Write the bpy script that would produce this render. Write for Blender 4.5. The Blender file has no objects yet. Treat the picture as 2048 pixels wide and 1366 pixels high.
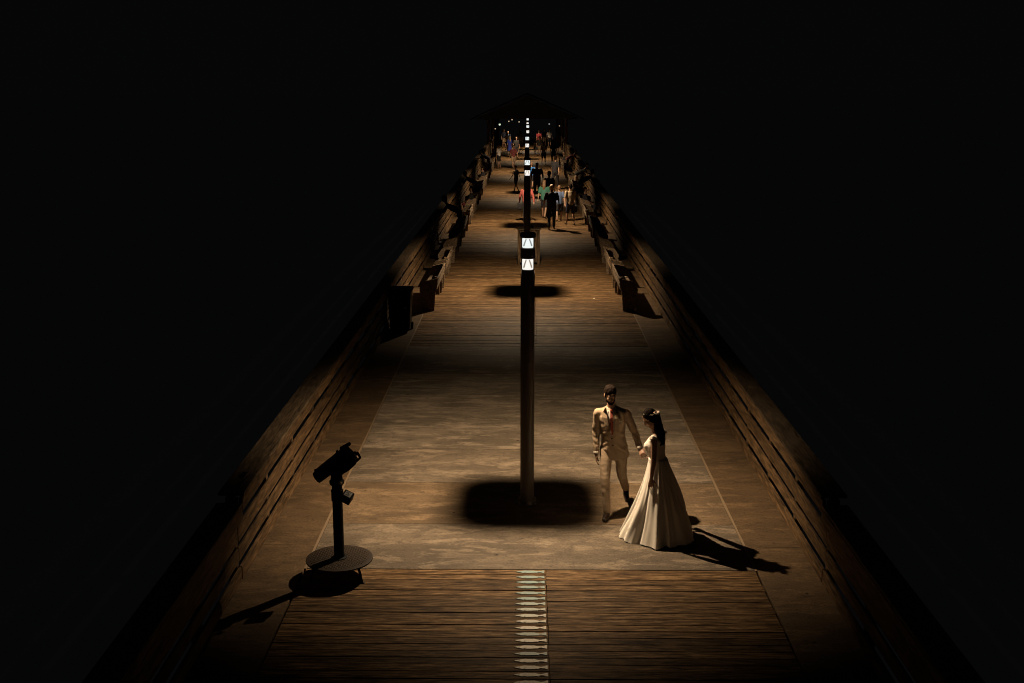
import bpy, bmesh, math, random
from mathutils import Vector, Matrix, noise
from mathutils.bvhtree import BVHTree
random.seed(11)
R = math.radians
sc = bpy.context.scene
col = sc.collection

# ---------------------------------------------------------------- camera
F_PX, W_PX = 2300.0, 2048.0
pitch = math.atan((683 - 180) / F_PX)
yaw = math.atan(30 / (F_PX / math.cos(pitch)))
roll = R(0.0)
fw = Vector((-math.sin(yaw) * math.cos(pitch), math.cos(yaw) * math.cos(pitch), -math.sin(pitch)))
rt = fw.cross(Vector((0, 0, 1))).normalized()
up = rt.cross(fw)
rt2 = rt * math.cos(roll) + up * math.sin(roll)
up2 = up * math.cos(roll) - rt * math.sin(roll)
cam = bpy.data.cameras.new('camera')
cam.sensor_width = 36.0
cam.lens = F_PX * 36.0 / W_PX
cam.clip_end = 3000
cam_o = bpy.data.objects.new('camera', cam)
col.objects.link(cam_o)
m = Matrix((rt2, up2, -fw)).transposed().to_4x4()
m.translation = Vector((-0.05, 0.0, 5.2))
cam_o.matrix_world = m
sc.camera = cam_o

# ---------------------------------------------------------------- world: a moonless night sky
wd = bpy.data.worlds.new('World')
sc.world = wd
wd.use_nodes = True
bg = wd.node_tree.nodes['Background']
bg.inputs['Color'].default_value = (0.88, 0.90, 1.0, 1)
bg.inputs['Strength'].default_value = 0.0021

# ---------------------------------------------------------------- render look
sc.view_settings.view_transform = 'Standard'
sc.view_settings.look = 'None'
sc.view_settings.exposure = 0.0
sc.view_settings.gamma = 1.0
sc.render.engine = 'CYCLES'
sc.cycles.use_denoising = True
sc.cycles.filter_width = 1.0
sc.cycles.max_bounces = 6
sc.cycles.diffuse_bounces = 1
sc.cycles.sample_clamp_indirect = 3.0
LAMP_WATTS = 960.0
LAMP_COLOR = (1.0, 0.74, 0.46)

# ---------------------------------------------------------------- materials
def mat(name, color, rough=0.7, metal=0.0, spec=0.5):
    mt = bpy.data.materials.new(name)
    mt.use_nodes = True
    b = mt.node_tree.nodes['Principled BSDF']
    b.inputs['Base Color'].default_value = (*color, 1)
    b.inputs['Roughness'].default_value = rough
    b.inputs['Metallic'].default_value = metal
    b.inputs['Specular IOR Level'].default_value = spec
    return mt

class NT:
    def __init__(s, mt):
        s.t = mt.node_tree
        s.b = s.t.nodes['Principled BSDF']
    def n(s, typ, **kw):
        x = s.t.nodes.new(typ)
        for k, v in kw.items():
            setattr(x, k, v)
        return x
    def l(s, a, b):
        s.t.links.new(a, b)
    def math(s, op, a, b=None, c=None, clamp=False):
        x = s.n('ShaderNodeMath', operation=op)
        x.use_clamp = clamp
        for i, v in enumerate((a, b, c)):
            if v is None:
                continue
            if isinstance(v, (int, float)):
                x.inputs[i].default_value = v
            else:
                s.l(v, x.inputs[i])
        return x.outputs[0]
    def ramp(s, fac, stops):
        x = s.n('ShaderNodeValToRGB')
        e = x.color_ramp.elements
        while len(e) < len(stops):
            e.new(0.5)
        for i, (p, c) in enumerate(stops):
            e[i].position = p
            e[i].color = (*c, 1) if len(c) == 3 else c
        s.l(fac, x.inputs[0])
        return x.outputs[0]
    def noise(s, vec, scale, detail=5, rough=0.6, dist=0.0, dim='3D', w=None):
        x = s.n('ShaderNodeTexNoise', noise_dimensions=dim)
        x.inputs['Scale'].default_value = scale
        x.inputs['Detail'].default_value = detail
        x.inputs['Roughness'].default_value = rough
        x.inputs['Distortion'].default_value = dist
        s.l(vec, x.inputs['Vector'])
        if w is not None:
            s.l(w, x.inputs['W'])
        return x.outputs['Fac']
    def mix(s, fac, a, b, mode='MIX'):
        x = s.n('ShaderNodeMix', data_type='RGBA', blend_type=mode)
        if isinstance(fac, (int, float)):
            x.inputs[0].default_value = fac
        else:
            s.l(fac, x.inputs[0])
        for i, v in ((6, a), (7, b)):
            if isinstance(v, tuple):
                x.inputs[i].default_value = (*v, 1)
            else:
                s.l(v, x.inputs[i])
        return x.outputs[2]
    def mapping(s, vec, scale):
        x = s.n('ShaderNodeMapping')
        x.inputs['Scale'].default_value = scale
        s.l(vec, x.inputs['Vector'])
        return x.outputs[0]
    def bump(s, h, strength, dist=0.01):
        x = s.n('ShaderNodeBump')
        x.inputs['Strength'].default_value = strength
        x.inputs['Distance'].default_value = dist
        s.l(h, x.inputs['Height'])
        s.l(x.outputs[0], s.b.inputs['Normal'])

def wood_mat(name, dark, mid, light, along='X', attr=False, spread=0.30, grain=1.0, rough=0.75, spec=0.25):
    mt = mat(name, mid, rough, spec=spec)
    t = NT(mt)
    tc = t.n('ShaderNodeTexCoord').outputs['Object']
    if attr:
        at = t.n('ShaderNodeAttribute', attribute_name='tone')
        rnd = at.outputs['Fac']
    else:
        rnd = t.n('ShaderNodeObjectInfo').outputs['Random']
    w = t.math('MULTIPLY', rnd, 57.0)
    scl = {'X': (1.1, 9, 9), 'Y': (9, 1.1, 9), 'Z': (9, 9, 1.1)}[along]
    mp = t.mapping(tc, scl)
    g1 = t.noise(mp, 3.2 * grain, 6, 0.65, 0.6, '4D', w)
    g2 = t.noise(t.mapping(tc, tuple(v * 0.35 for v in scl)), 1.6, 3, 0.5, 0.2, '4D', w)
    g3 = t.noise(t.mapping(tc, {'X': (1.1, 13, 13), 'Y': (13, 1.1, 13), 'Z': (13, 13, 1.1)}[along]), 3.0, 6, 0.75, 0, '4D', w)
    c = t.ramp(g1, [(0.34, dark), (0.5, mid), (0.66, light)])
    c = t.mix(t.math('MULTIPLY', g2, 0.55), c, tuple(v * 0.45 for v in dark))
    crack = t.ramp(g3, [(0.36, (0.06, 0.05, 0.04)), (0.46, (0.62, 0.60, 0.58)), (0.60, (1.25, 1.25, 1.25))])
    c = t.mix(0.9, c, crack, 'MULTIPLY')
    tone = t.math('MULTIPLY_ADD', rnd, spread * 2, 1 - spread)
    comb = t.n('ShaderNodeCombineColor')
    for i in range(3):
        t.l(tone, comb.inputs[i])
    c = t.mix(1.0, c, comb.outputs[0], 'MULTIPLY')
    t.l(c, t.b.inputs['Base Color'])
    t.bump(t.math('ADD', g1, t.math('MULTIPLY', g3, 0.6)), 0.6, 0.006)
    return mt

def concrete_mat(name, a, b_, light):
    mt = mat(name, a, 0.8, spec=0.3)
    t = NT(mt)
    geo = t.n('ShaderNodeNewGeometry').outputs['Position']
    rnd = t.n('ShaderNodeObjectInfo').outputs['Random']
    big = t.noise(t.mapping(geo, (0.55, 1.3, 1)), 1.1, 6, 0.6, 0.5)
    streak = t.noise(t.mapping(geo, (0.75, 2.3, 1)), 2.1, 9, 0.72, 0.5)
    fine = t.noise(t.mapping(geo, (1, 1.4, 1)), 38, 6, 0.75)
    mid = t.noise(t.mapping(geo, (1, 1.6, 1)), 7, 6, 0.7, 0.4)
    c = t.ramp(big, [(0.33, tuple(v * 0.72 for v in a)), (0.5, a), (0.66, b_)])
    c = t.mix(t.ramp(streak, [(0.50, (0, 0, 0)), (0.58, (0.45, 0.45, 0.45)), (0.66, (0.8, 0.8, 0.8))]), c, light)
    c = t.mix(t.ramp(mid, [(0.52, (0, 0, 0)), (0.64, (0.6, 0.6, 0.6))]), c, tuple(v * 0.5 for v in a))
    c = t.mix(0.85, c, t.ramp(fine, [(0.34, (0.45, 0.43, 0.40)), (0.50, (0.95, 0.95, 0.95)), (0.66, (1.25, 1.25, 1.25))]), 'MULTIPLY')
    vor = t.n('ShaderNodeTexVoronoi')
    vor.inputs['Scale'].default_value = 2.3
    t.l(geo, vor.inputs['Vector'])
    spots = t.ramp(vor.outputs['Distance'], [(0.030, (0.15, 0.13, 0.11)), (0.055, (1, 1, 1))])
    c = t.mix(1.0, c, spots, 'MULTIPLY')
    tone = t.math('MULTIPLY_ADD', rnd, 0.28, 0.86)
    comb = t.n('ShaderNodeCombineColor')
    for i in range(3):
        t.l(tone, comb.inputs[i])
    c = t.mix(1.0, c, comb.outputs[0], 'MULTIPLY')
    t.l(c, t.b.inputs['Base Color'])
    t.bump(t.math('ADD', t.math('MULTIPLY', fine, 0.5), mid), 0.35, 0.008)
    return mt

def cloth_mat(name, color, rough=0.85, scale=14, var=0.25, sheen=0.0, bump=0.25):
    mt = mat(name, color, rough, spec=0.2)
    t = NT(mt)
    tc = t.n('ShaderNodeTexCoord').outputs['Object']
    n1 = t.noise(tc, scale, 4, 0.6)
    c = t.ramp(n1, [(0.3, tuple(v * (1 - var) for v in color)), (0.7, tuple(min(1, v * (1 + var * 0.6)) for v in color))])
    t.l(c, t.b.inputs['Base Color'])
    t.b.inputs['Sheen Weight'].default_value = sheen
    t.bump(n1, bump, 0.01)
    return mt

M = {}
M['plank'] = wood_mat('weathered plank wood', (0.040, 0.022, 0.010), (0.205, 0.120, 0.055), (0.42, 0.268, 0.142), rough=0.72, spec=0.12)
M['plank_far'] = wood_mat('far plank wood', (0.040, 0.022, 0.010), (0.205, 0.120, 0.055), (0.42, 0.268, 0.142), attr=True, rough=0.72, spec=0.12)
M['rail'] = wood_mat('weathered rail wood', (0.050, 0.030, 0.014), (0.18, 0.105, 0.048), (0.29, 0.180, 0.090), along='Y', spread=0.25)
M['cap'] = wood_mat('rough cap wood', (0.040, 0.029, 0.018), (0.14, 0.098, 0.060), (0.23, 0.163, 0.103), along='Y', spread=0.2, grain=2.2)
M['post'] = wood_mat('post wood', (0.050, 0.033, 0.018), (0.16, 0.105, 0.060), (0.24, 0.165, 0.100), along='Z', spread=0.25)
M['bench'] = wood_mat('bench wood', (0.07, 0.048, 0.030), (0.21, 0.150, 0.098), (0.34, 0.255, 0.178), along='Y', spread=0.2)
M['slab_pink'] = concrete_mat('worn pinkish concrete', (0.1204, 0.0924, 0.0658), (0.1806, 0.1386, 0.0987), (0.3096, 0.2376, 0.1692))
M['slab_gold'] = concrete_mat('worn golden concrete', (0.128, 0.0864, 0.0504), (0.1728, 0.1166, 0.06804), (0.256, 0.1728, 0.1008))
M['slab_grey'] = concrete_mat('worn grey concrete', (0.1296, 0.1044, 0.07632), (0.198, 0.1595, 0.1166), (0.306, 0.2465, 0.1802))
M['slab_lit'] = concrete_mat('pale lamplit concrete', (0.18, 0.1416, 0.1032), (0.3, 0.236, 0.172), (0.435, 0.3422, 0.2494))  # paled further to stand in for lamplight thrown along the pier
M['apron'] = concrete_mat('tan apron concrete', (0.1108, 0.06942, 0.03588), (0.1491, 0.09345, 0.0483), (0.2059, 0.129, 0.0667))
M['joint'] = mat('joint caulk', (0.21, 0.145, 0.088), 0.8)
M['dark'] = mat('dark void timber', (0.02, 0.016, 0.012), 0.95, spec=0.1)
M['black'] = mat('black paint', (0.006, 0.006, 0.007), 0.6, spec=0.12)
M['pole'] = mat('bronze pole paint', (0.10, 0.078, 0.062), 0.45)
M['steel'] = mat('worn steel', (0.35, 0.33, 0.30), 0.4, 0.9)
M['plate'] = mat('worn step plate', (0.035, 0.024, 0.018), 0.65, 0.0, 0.2)
M['tread'] = mat('tread plate', (0.12, 0.088, 0.066), 0.5, 0.2)
M['grey'] = mat('grey label', (0.62, 0.62, 0.60), 0.6)
M['ink'] = mat('label ink', (0.03, 0.03, 0.035), 0.6)
M['skin'] = mat('skin', (0.27, 0.155, 0.10), 0.55)
M['skin'].node_tree.nodes['Principled BSDF'].inputs['Subsurface Weight'].default_value = 0.08
M['skin'].node_tree.nodes['Principled BSDF'].inputs['Subsurface Radius'].default_value = (0.012, 0.005, 0.003)
M['hair'] = mat('dark brown hair', (0.010, 0.0052, 0.0030), 0.75, spec=0.06)
M['blond'] = mat('blond hair', (0.36, 0.235, 0.12), 0.55)
M['brown_hair'] = mat('brown hair', (0.13, 0.07, 0.035), 0.55)
for k in ('hair', 'blond', 'brown_hair'):
    t = NT(M[k])
    h = t.noise(t.mapping(t.n('ShaderNodeTexCoord').outputs['Object'], (60, 60, 9)), 3, 4, 0.6)
    t.bump(h, 0.8, 0.01)
M['suit'] = cloth_mat('tan suit cloth', (0.29, 0.212, 0.142), scale=40, var=0.08, bump=0.1)
M['lapel'] = cloth_mat('tan lapel cloth', (0.27, 0.197, 0.132), scale=40, var=0.12, bump=0.1)
M['shirt'] = cloth_mat('white shirt cloth', (0.50, 0.45, 0.39), var=0.06)
M['tie'] = cloth_mat('coral tie cloth', (0.20, 0.045, 0.027), var=0.1)
M['shoe'] = mat('dark brown shoe leather', (0.022, 0.013, 0.009), 0.3)
M['dress'] = cloth_mat('ivory chiffon', (0.74, 0.68, 0.60), scale=9, var=0.05, sheen=0.2, bump=0.1)
M['dress'].node_tree.nodes['Principled BSDF'].inputs['Transmission Weight'].default_value = 0.0
M['petal'] = mat('pale petals', (0.75, 0.58, 0.48), 0.7)
M['leaf'] = mat('hairpiece leaves', (0.05, 0.10, 0.06), 0.7)
M['eye'] = mat('eye white', (0.6, 0.57, 0.53), 0.3)
M['iris'] = mat('iris', (0.02, 0.015, 0.01), 0.3)
M['lip'] = mat('lips', (0.32, 0.10, 0.08), 0.5)

def rgb(name, c, var=0.2):
    if name not in M:
        M[name] = cloth_mat(name, c, var=var)
    return M[name]
rgb('dark cloth', (0.018, 0.017, 0.020)); rgb('navy cloth', (0.022, 0.025, 0.045)); rgb('charcoal cloth', (0.020, 0.018, 0.018))
rgb('teal cloth', (0.035, 0.115, 0.09)); rgb('coral cloth', (0.24, 0.055, 0.048)); rgb('blue cloth', (0.03, 0.13, 0.37))
rgb('periwinkle cloth', (0.08, 0.115, 0.21)); rgb('cream cloth', (0.29, 0.22, 0.145)); rgb('royal cloth', (0.02, 0.035, 0.22))
rgb('red cloth', (0.12, 0.013, 0.016)); rgb('white cloth', (0.75, 0.72, 0.68)); rgb('tan cloth', (0.22, 0.155, 0.10)); rgb('maroon cloth', (0.12, 0.03, 0.03))

def emit(name, color, strength):
    mt = bpy.data.materials.new(name)
    mt.use_nodes = True
    b = mt.node_tree.nodes['Principled BSDF']
    b.inputs['Base Color'].default_value = (0.5, 0.5, 0.5, 1)
    b.inputs['Emission Color'].default_value = (*color, 1)
    b.inputs['Emission Strength'].default_value = strength
    return mt
M['glow_cool'] = emit('lit upper reflector', (0.93, 1.0, 0.98), 0.95)
M['glow_warm'] = emit('lit lower reflector', (1.0, 0.95, 0.88), 1.0)
M['glow_dim_cool'] = emit('painted flank shading upper', (0.93, 1.0, 0.97), 0.30)
M['glow_dim_warm'] = emit('painted flank shading lower', (1.0, 0.86, 0.70), 0.28)
M['bulb'] = emit('lit globe', (0.85, 1.0, 0.72), 0.8)
M['bulb_warm'] = emit('lit warm globe', (1.0, 0.72, 0.45), 0.5)
M['tube'] = emit('lit tube', (0.9, 0.95, 0.9), 0.35)

# ---------------------------------------------------------------- mesh building
class MB:
    def __init__(s):
        s.v, s.f = [], []
    def add(s, vs, fs):
        o = len(s.v)
        s.v += [Vector(v) for v in vs]
        s.f += [tuple(o + i for i in f) for f in fs]
        return s
    def box(s, a, b, rot=None, about=None, taper=0.0):
        x0, y0, z0 = a; x1, y1, z1 = b
        vs = [Vector(p) for p in ((x0, y0, z0), (x1, y0, z0), (x1, y1, z0), (x0, y1, z0), (x0, y0, z1), (x1, y0, z1), (x1, y1, z1), (x0, y1, z1))]
        if taper:
            c = Vector(((x0 + x1) / 2, (y0 + y1) / 2, 0))
            for v in vs[:4]:
                v.x = c.x + (v.x - c.x) * (1 - taper); v.y = c.y + (v.y - c.y) * (1 - taper)
        if rot is not None:
            p = Vector(about) if about else (vs[0] + vs[6]) / 2
            vs = [rot @ (v - p) + p for v in vs]
        return s.add(vs, [(3, 2, 1, 0), (4, 5, 6, 7), (0, 1, 5, 4), (1, 2, 6, 5), (2, 3, 7, 6), (3, 0, 4, 7)])
    def loft(s, rings, n=16, cap=True):
        """rings: list of (center, axis_u*ru, axis_v*rv)"""
        vs, fs = [], []
        for c, u, v in rings:
            for k in range(n):
                a = 2 * math.pi * k / n
                vs.append(Vector(c) + Vector(u) * math.cos(a) + Vector(v) * math.sin(a))
        for i in range(len(rings) - 1):
            for k in range(n):
                k2 = (k + 1) % n
                fs.append((i * n + k, i * n + k2, (i + 1) * n + k2, (i + 1) * n + k))
        if cap:
            fs.append(tuple(range(n - 1, -1, -1)))
            fs.append(tuple((len(rings) - 1) * n + k for k in range(n)))
        return s.add(vs, fs)
    def lathe(s, prof, n=32, center=(0, 0, 0), cap=True):
        c = Vector(center)
        return s.loft([(c + Vector((0, 0, z)), Vector((r, 0, 0)), Vector((0, r, 0))) for r, z in prof], n, cap)
    def cyl(s, p0, p1, r0, r1=None, n=12):
        r1 = r0 if r1 is None else r1
        p0, p1 = Vector(p0), Vector(p1)
        d = (p1 - p0).normalized()
        u = d.orthogonal().normalized(); v = d.cross(u)
        return s.loft([(p0, u * r0, v * r0), (p1, u * r1, v * r1)], n)
    def capsule(s, p0, r0, p1, r1, n=12):
        p0, p1 = Vector(p0), Vector(p1)
        d = (p1 - p0)
        if d.length < 1e-6:
            d = Vector((0, 0, 1e-4))
        d.normalize()
        u = d.orthogonal().normalized(); v = d.cross(u)
        rings = []
        for a in (-80, -55, -30, 0):
            a = R(a); rings.append((p0 + d * r0 * math.sin(a), u * r0 * math.cos(a), v * r0 * math.cos(a)))
        for a in (0, 30, 55, 80):
            a = R(a); rings.append((p1 + d * r1 * math.sin(a), u * r1 * math.cos(a), v * r1 * math.cos(a)))
        return s.loft(rings, n)
    def chain(s, pts, rs, n=12):
        for i in range(len(pts) - 1):
            s.capsule(pts[i], rs[i], pts[i + 1], rs[i + 1], n)
        return s
    def ell(s, c, r, rot=None, n=16, m=9):
        c = Vector(c); rings = []
        rot = rot or Matrix.Identity(3)
        for i in range(1, m):
            a = math.pi * i / m - math.pi / 2
            rings.append((c + rot @ Vector((0, 0, r[2] * math.sin(a))), rot @ Vector((r[0] * math.cos(a), 0, 0)), rot @ Vector((0, r[1] * math.cos(a), 0))))
        return s.loft(rings, n)
    def prism(s, prof, y0, y1):
        n = len(prof)
        vs = [(x, y0, z) for x, z in prof] + [(x, y1, z) for x, z in prof]
        fs = [tuple(range(n)), tuple(range(2 * n - 1, n - 1, -1))]
        for k in range(n):
            k2 = (k + 1) % n
            fs.append((k, n + k, n + k2, k2))
        return s.add(vs, fs)
    def mesh(s, name, smooth=False, bevel=0.0, segs=1):
        me = bpy.data.meshes.new(name)
        me.from_pydata([tuple(v) for v in s.v], [], s.f)
        if bevel:
            bm = bmesh.new(); bm.from_mesh(me)
            bmesh.ops.recalc_face_normals(bm, faces=bm.faces)
            bmesh.ops.bevel(bm, geom=list(bm.edges), offset=bevel, segments=segs, affect='EDGES', clamp_overlap=True)
            bm.to_mesh(me); bm.free()
        else:
            bm = bmesh.new(); bm.from_mesh(me)
            bmesh.ops.recalc_face_normals(bm, faces=bm.faces)
            bm.to_mesh(me); bm.free()
        if smooth:
            me.shade_smooth()
        me.update()
        return me
    def build(s, name, material, parent=None, smooth=False, bevel=0.0, loc=(0, 0, 0), segs=1):
        return put(name, s.mesh(name, smooth, bevel, segs), material, parent, loc)
    def soft(s, name, material, parent, voxel=0.02, it=4, fold=None, loc=(0, 0, 0)):
        """grow one continuous skin round all the shapes"""
        me = s.mesh(name)
        o = bpy.data.objects.new('tmp', me); col.objects.link(o)
        md = o.modifiers.new('r', 'REMESH'); md.mode = 'VOXEL'; md.voxel_size = voxel
        ms = o.modifiers.new('s', 'SMOOTH'); ms.factor = 0.5; ms.iterations = it
        dg = bpy.context.evaluated_depsgraph_get()
        new = bpy.data.meshes.new_from_object(o.evaluated_get(dg))
        bpy.data.objects.remove(o); bpy.data.meshes.remove(me)
        new.name = name
        if fold:
            nm = [v.normal.copy() for v in new.vertices]
            for v, q in zip(new.vertices, nm):
                v.co += q * fold(v.co)
        new.shade_smooth()
        return put(name, new, material, parent, loc)

def put(name, me, material, parent=None, loc=(0, 0, 0)):
    o = bpy.data.objects.new(name, me)
    col.objects.link(o)
    o.location = loc
    if material is not None and len(me.materials) == 0:
        me.materials.append(material if not isinstance(material, str) else M[material])
    if parent is not None:
        o.parent = parent
    return o

def tag(o, label=None, cat=None, group=None, kind=None):
    for k, v in (('label', label), ('category', cat), ('group', group), ('kind', kind)):
        if v:
            o[k] = v
    return o

def thing(name, loc=(0, 0, 0), rz=0.0):
    o = bpy.data.objects.new(name, None)
    o.empty_display_size = 0.1
    col.objects.link(o)
    o.location = loc; o.rotation_euler.z = rz
    return o

def copy_tree(o, parent=None):
    c = o.copy(); col.objects.link(c)
    c.parent = parent
    for ch in list(o.children):
        copy_tree(ch, c)
    return c

ORD = ['nearest', 'second', 'third', 'fourth', 'fifth', 'sixth', 'seventh', 'eighth', 'ninth', 'tenth', 'eleventh', 'twelfth', 'thirteenth', 'fourteenth', 'fifteenth', 'sixteenth']

# ================================================================ the setting
water_m = mat('night sea', (0.92, 0.94, 0.97), 0.22, metal=1.0)
t = NT(water_m)
t.bump(t.noise(t.n('ShaderNodeTexCoord').outputs['Object'], 0.9, 6, 0.6, 0.4), 0.08, 0.1)
w = MB(); w.add([(-1500, -300, 0), (1500, -300, 0), (1500, 2500, 0), (-1500, 2500, 0)], [(0, 1, 2, 3)])
tag(w.build('water', water_m, loc=(0, 0, -6.0)), kind='structure')

Y0, Y1 = 6.5, 126.0
CON0, CON1 = 11.93, 23.31
deck = MB().box((-3.2, Y0, -0.30), (3.2, Y1, -0.06)).build('pier_deck', 'dark')
tag(deck, kind='structure')

# planks: one fish on each near row
PITCH = 0.1347
SPLIT = 0.172
pl_l = MB().box((-2.49, 0, -0.038), (SPLIT - 0.002, PITCH - 0.0065, 0)).mesh('plank', bevel=0.003)
pl_r = MB().box((SPLIT + 0.002, 0, -0.038), (2.49, PITCH - 0.0065, 0)).mesh('plank', bevel=0.003)
for me in (pl_l, pl_r):
    me.materials.append(M['plank'])

fish_m = mat('fish plate paint', (0.4, 0.4, 0.36), 0.6)
t = NT(fish_m)
pos = t.n('ShaderNodeTexCoord').outputs['Object']
oi = t.n('ShaderNodeObjectInfo')
nn = t.noise(pos, 30, 5, 0.7)
c = t.mix(t.ramp(nn, [(0.50, (0, 0, 0)), (0.70, (0.7, 0.7, 0.7))]), oi.outputs['Color'], (0.12, 0.11, 0.09))
t.l(c, t.b.inputs['Base Color'])
def fish_mesh():
    top = [(0.0, 0.0), (0.03, 0.006), (0.07, 0.014), (0.105, 0.021), (0.13, 0.018), (0.165, 0.019), (0.19, 0.020), (0.215, 0.012), (0.245, 0.006), (0.262, 0.007), (0.30, 0.021), (0.312, 0.022)]
    bot = [(0.312, -0.020), (0.295, -0.016), (0.262, -0.007), (0.24, -0.008), (0.226, -0.020), (0.212, -0.016), (0.17, -0.020), (0.12, -0.021), (0.095, -0.016), (0.085, -0.022), (0.06, -0.015), (0.025, -0.007)]
    ol = top + bot
    n = len(ol)
    b = MB()
    ol = [(x, y * 1.6) for x, y in ol]
    b.add([(x, y, 0.0) for x, y in ol] + [(x, y, 0.006) for x, y in ol],
          [tuple(range(n, 2 * n))] + [(k, (k + 1) % n, n + (k + 1) % n, n + k) for k in range(n)])
    return b.mesh('fish_inlay')
fish = fish_mesh(); fish.materials.append(fish_m)

rows = [CON0 - PITCH * (k + 1) for k in range(34)]
for k, y in enumerate(rows):
    for me in (pl_l, pl_r):
        o = put('plank', me, None, deck, (random.uniform(-0.004, 0.004) if me is pl_r else 0, y + random.uniform(-0.0015, 0.0015), random.uniform(-0.004, 0.0015)))
        if me is pl_l:
            f = put('fish_inlay', fish, None, o, (-0.158, (PITCH - 0.0035) / 2, 0.0005))
            worn = min(1, max(0, (k - 5) / 5.0))
            worn = worn * (0.25 if k in (11, 14) else 1)
            a, b_ = Vector((0.25, 0.37, 0.36)), Vector((0.85, 0.76, 0.64))
            f.color = (*(a.lerp(b_, worn)), 1)
FAR_N = 60
for k in range(FAR_N):
    y = CON1 + 0.01 + PITCH * k
    for me in (pl_l, pl_r):
        put('plank', me, None, deck, (0, y, random.uniform(-0.005, 0.003)))
far = MB(); tones = []
y = CON1 + 0.01 + PITCH * FAR_N
while y < Y1 - 0.1:
    for x0, x1 in ((-2.49, SPLIT - 0.002), (SPLIT + 0.002, 2.49)):
        dz = random.uniform(-0.005, 0.003)
        far.box((x0, y, -0.038 + dz), (x1, y + PITCH - 0.008, dz)); tones += [random.random()] * 6
    y += PITCH
fo = far.build('plank_run', 'plank_far', deck)
at = fo.data.attributes.new('tone', 'FLOAT', 'FACE')
for i, v in enumerate(tones):
    at.data[i].value = v
tag(fo, kind='stuff')

# concrete slabs, aprons and the caulked long joints
edges = [CON0, 13.30, 14.82, 16.34, 17.86, 19.38, 20.90, 22.42, CON1]
for a, b_, cm in zip(edges[:-1], edges[1:], ('slab_pink', 'slab_gold', 'slab_pink', 'slab_lit', 'slab_lit', 'slab_grey', 'slab_pink', 'slab_grey')):
    MB().box((-2.485, a + 0.005, -0.06), (2.485, b_ - 0.005, 0.0)).build('concrete_slab', cm, deck, bevel=0.004, loc=(0, 0, random.uniform(-0.002, 0.002)))
ya = Y0
k = 0
while ya < Y1 - 1:
    yb = min(ya + 3.05, Y1)
    for s in (-1, 1):
        x0, x1 = sorted((s * 2.515, s * 3.19))
        MB().box((x0, ya + 0.003, -0.06), (x1, yb - 0.003, 0.002)).build('apron_slab', 'apron', deck, bevel=0.003)
    ya = yb
for s in (-1, 1):
    x0, x1 = sorted((s * 2.487, s * 2.513))
    MB().box((x0, CON0 - 0.01, -0.05), (x1, CON1, 0.004)).build('joint_strip', 'joint', deck)
    MB().box((x0, CON1 + 0.01, -0.05), (x1, Y1, -0.006)).build('joint_strip', 'joint', deck)

# ================================================================ railings
def railing(s, label):
    root = thing('pier_railing', (s * 3.13 + 0.01, Y0, 0))
    tag(root, label, 'railing', 'pier railings')
    def bar(name, x0, x1, z0, z1, ya, yb, mt, bev=0.006):
        a, b_ = sorted((s * x0 - s * 3.13, s * x1 - s * 3.13))
        o = MB().box((a, 0, z0), (b_, yb - ya, z1)).build(name, mt, root, bevel=bev, loc=(0, ya - Y0, 0))
        o.rotation_euler = (random.uniform(-0.0012, 0.0012), 0, random.uniform(-0.0012, 0.0012))
        return o
    DROP = 11.55
    # boards and kerb in lengths
    bounds = [Y0, DROP]
    while bounds[-1] < Y1:
        bounds.append(bounds[-1] + 4.57)
    for ya, yb in zip(bounds[:-1], bounds[1:]):
        low = yb <= DROP + 0.01
        g = 0.004
        bar('kerb_board', 3.115, 3.150, 0.030, 0.185, ya + g, yb - g, 'rail')
        bar('rail_board', 3.140, 3.168, 0.240, 0.395, ya + g, yb - g, 'rail')
        bar('rail_board', 3.140, 3.168, 0.450, 0.64, ya + g, yb - g, 'rail')
        dz = -0.09 if low else 0.0
        bar('fascia_board', 3.075, 3.115, 0.815 + dz, 0.962 + dz, ya + g, yb - g, 'rail')
        bar('cap_board', 3.07, 3.35, 0.965 + dz, 1.005 + dz, ya + g + (0.05 if abs(ya - DROP) < .01 else 0), yb - g, 'cap', 0.008)
    y = DROP
    ys = []
    while y < Y1 - 0.5:
        ys.append(y + 0.05); y += 1.524
    ys += [DROP - 1.4, DROP - 2.92, DROP - 4.44]
    for y in ys:
        h = 0.962 if y > DROP - 0.05 else 0.870
        o = bar('post', 3.172, 3.262, -0.35, h, y - 0.045, y + 0.045, 'post')
    # end block where the cap steps down
    bar('end_block', 3.13, 3.24, 0.90, 0.962, DROP + 0.002, DROP + 0.045, 'rail')
    return root
rl = railing(-1, 'weathered wooden railing with wide cap on the left side, behind the telescope')
rr = railing(1, 'weathered wooden railing with wide cap on the right side, behind the bride')
# a dark fish-shaped plate set on the left cap
b = MB(); b.ell((0, 0, 0.002), (0.035, 0.095, 0.004)); b.add([(-0.01, 0.05, 0.001), (0.01, 0.05, 0.001), (0.045, 0.12, 0.001), (-0.02, 0.125, 0.001), (-0.01, 0.05, 0.005), (0.01, 0.05, 0.005), (0.045, 0.12, 0.005), (-0.02, 0.125, 0.005)], [(3, 2, 1, 0), (4, 5, 6, 7), (0, 1, 5, 4), (1, 2, 6, 5), (2, 3, 7, 6), (3, 0, 4, 7)])
o = b.build('fish_plate', 'black', rl, loc=(-0.09, 12.15 - Y0, 1.004))

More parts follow.
